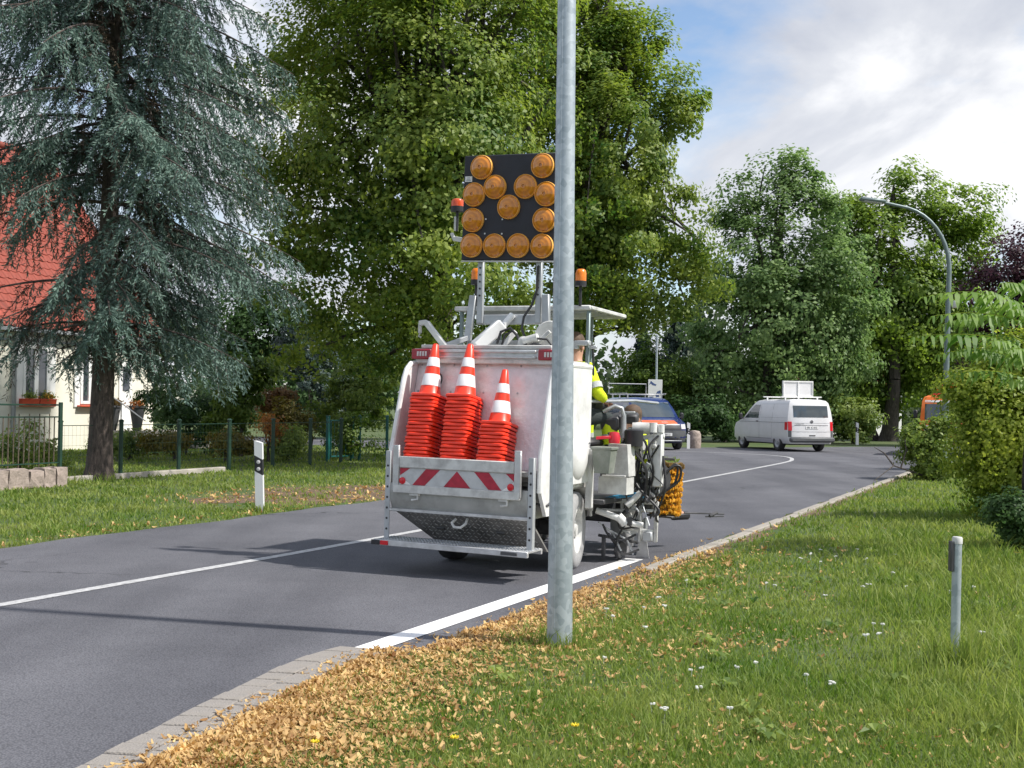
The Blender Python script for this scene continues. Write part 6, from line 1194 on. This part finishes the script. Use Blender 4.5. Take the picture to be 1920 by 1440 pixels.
def patch(fn, us, vs, off, thick=0.012):
    """thin curved panel lying on a shell: fn(u, v, off)"""
    b = MB(); nu, nv = len(us), len(vs); V = [fn(u, v, off) for v in vs for u in us] + [fn(u, v, off-thick) for v in vs for u in us]; k = nu*nv; Fc = []
    for j in range(nv-1):
        for i in range(nu-1): a = j*nu+i; Fc += [(a, a+1, a+nu+1, a+nu), (k+a+nu, k+a+nu+1, k+a+1, k+a)]
    edge = [i for i in range(nu)] + [j*nu+nu-1 for j in range(1, nv)] + [(nv-1)*nu+i for i in range(nu-2, -1, -1)] + [j*nu for j in range(nv-2, 0, -1)]
    Fc += [(edge[i], k+edge[i], k+edge[(i+1) % len(edge)], edge[(i+1) % len(edge)]) for i in range(len(edge))]
    b.add(V, Fc); return b
def lin(a, b, n): return [a+(b-a)*i/(n-1) for i in range(n)]
def vwheel(parent, c, r, w, sg, rim='rim'):
    e = wheel(parent, c, r, w, 0 if sg > 0 else PI, 'rubber', rim, 1); e.rotation_euler = (0, 0, PI/2 if sg > 0 else -PI/2); return e
def van(label, loc, rz, paint, zs_roof, panel_van=True):
    t = thing('van', label, 'van', loc, rz)
    sh = Shell([(0.30, -0.95, 3.86, 0.86, 0.10, 0.30), (0.48, -1.0, 3.95, 0.945, 0.12, 0.32), (0.80, -0.985, 3.96, 0.952, 0.12, 0.34), (1.02, -0.97, 3.86, 0.945, 0.12, 0.34), (1.14, -0.955, 3.42, 0.94, 0.12, 0.28), (1.22, -0.945, 3.08, 0.93, 0.11, 0.22), (1.55, -0.90, 2.62, 0.885, 0.10, 0.18), (1.84, -0.84, 2.20, 0.815, 0.10, 0.16), (1.93, -0.78, 2.0, 0.74, 0.10, 0.14), (1.975, -0.62, 1.75, 0.58, 0.08, 0.12), (1.99, -0.3, 1.3, 0.3, 0.05, 0.08)])
    body = sh.build(MT[paint], t, [0.30, 0.38, 0.48, 0.62, 0.80, 0.92, 1.02, 1.08, 1.14, 1.22, 1.38, 1.55, 1.70, 1.84, 1.89, 1.93, 1.955, 1.975, 1.99])
    for wx in (0.0, 3.0):
        for sg in (-1, 1):
            ct = MB(); ct.cyl((wx, sg*0.55, 0.34), (wx, sg*1.2, 0.34), 0.40, n=28); c_ = ct.build('cutter', MT['black'], None, 0)
            md = body.modifiers.new('arch', 'BOOLEAN'); md.operation = 'DIFFERENCE'; md.object = c_; md.solver = 'EXACT'
            cutters.append((body, c_)); vwheel(t, (wx, sg*0.83, 0.335), 0.335, 0.22, sg)
    b = MB(); b.box((1.5, 0, 0.36), (4.3, 1.5, 0.22), bev=0.03)
    b.build('underbody', MT['black'], t)
    return t, sh
cutters = []
def lettering(txt, parent, size, M, m, name='lettering'):
    cu = bpy.data.curves.new(name, 'FONT'); cu.body = txt; cu.size = size; cu.align_x = 'CENTER'; cu.align_y = 'CENTER'; cu.extrude = 0.001; cu.materials.append(m)
    o = bpy.data.objects.new(name, cu); COL.objects.link(o); bpy.context.view_layer.update()
    me = bpy.data.meshes.new_from_object(o.evaluated_get(bpy.context.evaluated_depsgraph_get())); bpy.data.objects.remove(o, do_unlink=True); me.materials.clear(); me.materials.append(m)
    o = link(name, me, parent); o.matrix_local = M; return o
def Mt(o, x, y): x = Vector(x).normalized(); y = Vector(y).normalized(); return Matrix.Translation(o) @ Matrix((x, y, x.cross(y))).transposed().to_4x4()
# -- white panel van, rear towards us
wv, sh = van('white panel van seen from behind at the road bend', (11.05, 45.1, 0), rad(90+15), 'vanwhite', None)
def vp(name, m, fn, us, vs, off=0.006, parent=None, root=None): return patch(fn, us, vs, off).build(name, MT[m], parent or root, 40)
R_ = lambda u, v, o: sh.rear(u, v, o); Fr = lambda u, v, o: sh.front(u, v, o)
vp('rear_window', 'glass', R_, lin(-0.72, 0.72, 9), lin(1.30, 1.74, 6), 0.006, root=wv)
for u0, u1, v0, v1 in ((-0.80, 0.80, 1.085, 1.092), (-0.70, 0.70, 0.99, 1.012), (-0.80, 0.80, 0.755, 0.764)): vp('tailgate_seam', 'seam', R_, lin(u0, u1, 9), [v0, v1], 0.005, root=wv)
vp('number_plate', 'platewhite', R_, lin(-0.26, 0.26, 5), [0.86, 0.97], 0.012, root=wv); vp('tailgate_handle', 'black', R_, lin(-0.14, 0.12, 5), [0.60, 0.635], 0.008, root=wv)
lettering('PR  K 412', wv, 0.10, Mt(sh.rear(0, 0.915, 0.020), (0, -1, 0), (0, 0, 1)), MT['ink'])
lettering('Transporter', wv, 0.085, Mt(sh.rear(0.52, 1.055, 0.010), (0, -1, 0), (0, 0, 1)), MT['seam'])
b = MB(); c_ = sh.rear(0, 1.135, 0.006); b.lathe([(0.062, 0), (0.062, 0.012), (0.050, 0.012), (0.050, 0.004)], M_axis(c_, (-1, 0, 0)), 20)
for y0, z0, y1, z1 in ((0.042, 0.028, 0.0, -0.004), (-0.042, 0.028, 0.0, -0.004), (0.03, 0.0, 0.016, -0.045), (-0.03, 0.0, -0.016, -0.045), (0.016, -0.045, 0.0, -0.008), (-0.016, -0.045, 0.0, -0.008)): b.bar((c_[0]-0.008, c_[1]+y0, c_[2]+z0), (c_[0]-0.008, c_[1]+y1, c_[2]+z1), 0.010, 0.008, 0.002, up=(1, 0, 0))
b.build('emblem', MT['seam'], wv)
for sg in (-1, 1):
    def tl(u, v, o): 
        w = sh.at(v)[3]; return (sh.at(v)[1] + 0.05 + u - o*0.4, sg*(w + o), v) if u > 0.0 else sh.rear(sg*(w + u*1.0), v, o)
    vp('tail_light', 'redlens', lambda u, v, o: sh.rear(sg*u, v, o), lin(0.80, 0.935, 5), lin(0.80, 1.14, 4), 0.010, root=wv); vp('tail_light', 'redlens', lambda x, v, o: sh.side(x, v, sg, o), lin(-0.84, -0.62, 4), lin(0.82, 1.12, 4), 0.006, root=wv)
    vp('tail_light_lower', 'bumper', lambda u, v, o: sh.rear(sg*u, v, o), lin(0.82, 0.935, 5), lin(0.56, 0.80, 3), 0.008, root=wv)
    Sd = lambda x, v, o: sh.side(x, v, sg, o)
    vp('door_window', 'glass', lambda u, v, o: Sd(1.55 + u*(sh.at(v)[2]-0.30-1.55-0.02), v, o), lin(0, 1, 7), lin(1.24, 1.76, 5), 0.005, root=wv)
    for q in ((-0.75, 1.42, 1.795, 1.80), (-0.75, 1.42, 1.27, 1.276)): vp('panel_seam', 'seam', Sd, lin(q[0], q[1], 8), [q[2], q[3]], 0.003, root=wv)
    vp('panel_seam', 'seam', Sd, [1.45, 1.457], lin(0.48, 1.80, 8), 0.003, root=wv); vp('panel_seam', 'seam', Sd, [0.42, 0.427], lin(0.48, 1.80, 8), 0.003, root=wv)
    vp('belt_crease', 'seam', Sd, lin(-0.6, 3.2, 10), [1.085, 1.10], 0.004, root=wv); vp('sill_trim', 'seam', Sd, lin(0.45, 2.55, 8), [0.46, 0.475], 0.004, root=wv)
    b = MB(); b.box((1.62, sg*0.955, 1.12), (0.16, 0.03, 0.03), bev=0.008); b.build('door_handle', MT['black'], wv)
    b = MB(); b.box((2.86, sg*1.06, 1.30), (0.10, 0.16, 0.26), bev=0.04); b.bar((2.9, sg*0.92, 1.22), (2.88, sg*1.02, 1.24), 0.05, 0.05); b.build('wing_mirror', MT['black'], wv)
b = MB(); b.box((-1.0, 0, 0.46), (0.22, 1.84, 0.20), bev=0.06); b.build('rear_bumper', MT['bumper'], wv)
vp('windscreen', 'glass', Fr, lin(-0.74, 0.74, 9), lin(1.22, 1.80, 6), 0.006, root=wv)
b = MB()
for x in (-0.15, 1.3): b.bar((x, -0.86, 2.07), (x, 0.86, 2.07), 0.06, 0.045, 0.01); b.box((x, 0.68, 2.01), (0.06, 0.05, 0.12)); b.box((x, -0.68, 2.01), (0.06, 0.05, 0.12))
b.build('roof_rack', MT['trim'], wv)
sg_ = MB(); sg_.box((0.10, 0.02, 2.39), (0.05, 1.30, 0.60), bev=0.008); sb = sg_.build('roof_panel', MT['vanwhite'], wv)
b = MB()
for y0, y1, z0, z1 in ((0.02, 0.02, 2.10, 2.68), (-0.60, -0.60, 2.12, 2.66), (0.64, 0.64, 2.12, 2.66)): b.bar((0.062, y0, z0), (0.062, y1, z1), 0.05, 0.03)
b.bar((0.062, -0.62, 2.665), (0.062, 0.66, 2.665), 0.03, 0.05); b.bar((0.062, -0.62, 2.115), (0.062, 0.66, 2.115), 0.03, 0.05); b.build('panel_frame', MT['trim'], sb)
b = MB(); b.bar((0.03, 0.14, 2.0), (0.03, 0.05, 2.12), 0.05, 0.04); b.build('panel_latch', MT['black'], sb)
# -- blue van with orange band, front towards us
bl, sh2 = van('dark blue van with orange bonnet band facing the camera', (4.85, 47.6, 0), rad(-90+13), 'vanblue', None)
Fr2 = lambda u, v, o: sh2.front(u, v, o)
vp('windscreen', 'glass', Fr2, lin(-0.76, 0.76, 9), lin(1.23, 1.80, 6), 0.006, root=bl)
vp('bonnet_band', 'vanorange', Fr2, lin(-0.80, 0.52, 11), lin(0.985, 1.115, 5), 0.006, root=bl)
vp('white_lower_edge', 'platewhite', Fr2, lin(-0.62, 0.62, 11), [0.945, 0.975], 0.007, root=bl)
vp('grille', 'black', Fr2, lin(-0.66, 0.66, 11), lin(0.76, 0.93, 4), 0.008, root=bl); vp('front_bumper', 'bumper', Fr2, lin(-0.92, 0.92, 13), lin(0.33, 0.75, 5), 0.010, root=bl); vp('air_intake', 'black', Fr2, lin(-0.55, 0.55, 9), lin(0.36, 0.46, 3), 0.016, root=bl)
vp('number_plate', 'platewhite', Fr2, lin(-0.27, 0.27, 5), [0.54, 0.65], 0.020, root=bl); lettering('PL  MH 11', bl, 0.095, Mt(sh2.front(0, 0.595, 0.028), (0, 1, 0), (0, 0, 1)), MT['ink'])
lettering('wsn', bl, 0.16, Mt(sh2.front(0.02, 1.055, 0.05), (0, 1, 0), (-0.95, 0, 0.3)), MT['platewhite'])
for sg in (-1, 1):
    vp('headlight', 'clearlens', lambda u, v, o: sh2.front(sg*u, v, o), lin(0.68, 0.915, 5), lin(0.80, 0.98, 4), 0.010, root=bl)
    Sd2 = lambda x, v, o: sh2.side(x, v, sg, o)
    vp('door_window', 'glass', lambda u, v, o: Sd2(1.55 + u*(sh2.at(v)[2]-0.30-1.55-0.02), v, o), lin(0, 1, 7), lin(1.24, 1.76, 5), 0.005, root=bl); vp('side_band', 'vanorange', Sd2, lin(-0.6, 1.3, 8), [0.9, 1.1], 0.004, root=bl)
    b = MB(); b.box((2.86, sg*1.06, 1.28), (0.10, 0.16, 0.26), bev=0.04); b.bar((2.9, sg*0.92, 1.22), (2.88, sg*1.02, 1.24), 0.05, 0.05); b.build('wing_mirror', MT['black'], bl)
b = MB(); c_ = sh2.front(0, 0.93, 0.006); b.lathe([(0.06, 0), (0.06, 0.012), (0.048, 0.012), (0.048, 0.004)], M_axis(c_, (1, 0, 0)), 20); b.bar((c_[0]+0.008, c_[1]-0.05, c_[2]), (c_[0]+0.008, c_[1]+0.05, c_[2]), 0.012, 0.01); b.build('emblem', MT['steel'], bl)
b = MB(); b.box((3.93, 0, 0.36), (0.14, 1.3, 0.03), bev=0.01); b.build('bumper_edge', MT['steel'], bl)
b = MB(); b.box((2.52, 0.1, 1.26), (0.1, 1.1, 0.06), bev=0.02); b.build('dashboard_papers', MT['platewhite'], bl)
b = MB()
for x in (-0.3, 0.6, 1.6): b.bar((x, -0.82, 2.10), (x, 0.82, 2.10), 0.05, 0.04, 0.01); b.box((x, 0.70, 2.03), (0.05, 0.04, 0.14)); b.box((x, -0.70, 2.03), (0.05, 0.04, 0.14))
for y in (-0.8, 0.8): b.bar((-0.6, y, 2.13), (1.8, y, 2.13), 0.04, 0.04, 0.008)
b.tube([(-0.5, -0.8, 2.13), (-0.5, -0.8, 2.55), (-0.5, 0.8, 2.55), (-0.5, 0.8, 2.13)], 0.02, 6)
b.build('roof_rack', MT['alu'], bl)
# -- orange municipal truck behind the shrub
ot = thing('orange_truck', 'orange utility truck half hidden behind the shrub', 'truck', (15.9, 42.5, 0), rad(-113))
osh = Shell([(0.45, -0.3, 1.5, 0.92, 0.05, 0.10), (0.75, -0.3, 1.56, 0.96, 0.05, 0.10), (1.25, -0.3, 1.54, 0.96, 0.05, 0.10), (1.95, -0.26, 1.30, 0.90, 0.05, 0.10), (2.10, -0.2, 1.2, 0.84, 0.05, 0.10), (2.17, -0.1, 1.0, 0.7, 0.05, 0.08)])
cab = osh.build(MT['orange'], ot, [0.45, 0.6, 0.75, 1.0, 1.25, 1.6, 1.95, 2.03, 2.10, 2.17]); cab.name = 'cab'
Fo = lambda u, v, o: osh.front(u, v, o)
vp('windscreen', 'glass', Fo, lin(-0.80, 0.80, 9), lin(1.30, 1.86, 5), 0.006, root=ot); vp('white_roof_band', 'platewhite', Fo, lin(-0.8, 0.8, 9), [1.92, 1.99], 0.006, root=ot); vp('grille', 'black', Fo, lin(-0.5, 0.5, 7), [0.8, 1.0], 0.006, root=ot); vp('bumper', 'bumper', Fo, lin(-0.94, 0.94, 9), [0.47, 0.68], 0.02, root=ot); vp('front_band', 'platewhite', Fo, lin(-0.75, 0.75, 9), [1.03, 1.10], 0.006, root=ot)
for sg in (-1, 1):
    vp('headlight', 'clearlens', lambda u, v, o: osh.front(sg*u, v, o), lin(0.58, 0.82, 4), [0.78, 0.98], 0.008, root=ot); vp('door_window', 'glass', lambda x, v, o: osh.side(x, v, sg, o), lin(0.1, 1.1, 5), lin(1.3, 1.85, 4), 0.005, root=ot)
    b = MB(); b.box((1.3, sg*1.12, 1.5), (0.06, 0.14, 0.28), bev=0.03); b.bar((1.25, sg*0.9, 1.6), (1.28, sg*1.08, 1.6), 0.03, 0.03); b.build('wing_mirror', MT['black'], ot)
b = MB(); b.box((0.5, 0, 2.20), (0.16, 1.3, 0.09), bev=0.03); b.build('light_bar', MT['redlens'], ot)
b = MB(); b.box((-1.9, 0, 1.2), (2.9, 1.9, 1.0), bev=0.04); b.build('load_box', MT['orange'], ot); b = MB(); b.box((-0.8, 0, 0.55), (4.0, 0.9, 0.18), bev=0.02); b.build('frame', MT['dark'], ot)
b = MB(); b.bar((-0.42, -0.5, 2.4), (-0.42, 0.6, 2.75), 0.4, 0.2, 0.03); b.build('crane_arm', MT['orange'], ot)
for wx in (0.75, -2.2):
    for sg in (-1, 1): vwheel(ot, (wx, sg*0.8, 0.36), 0.36, 0.24, sg)
# apply the wheel arch cuts and drop the cutters
bpy.context.view_layer.update(); dg = bpy.context.evaluated_depsgraph_get()
for bo in {b_ for b_, _ in cutters}:
    me = bpy.data.meshes.new_from_object(bo.evaluated_get(dg)); bo.modifiers.clear(); bo.data = me
    me.polygons.foreach_set('use_smooth', [True]*len(me.polygons)); me.set_sharp_from_angle(angle=rad(32))
for _, c_ in cutters: bpy.data.objects.remove(c_, do_unlink=True)
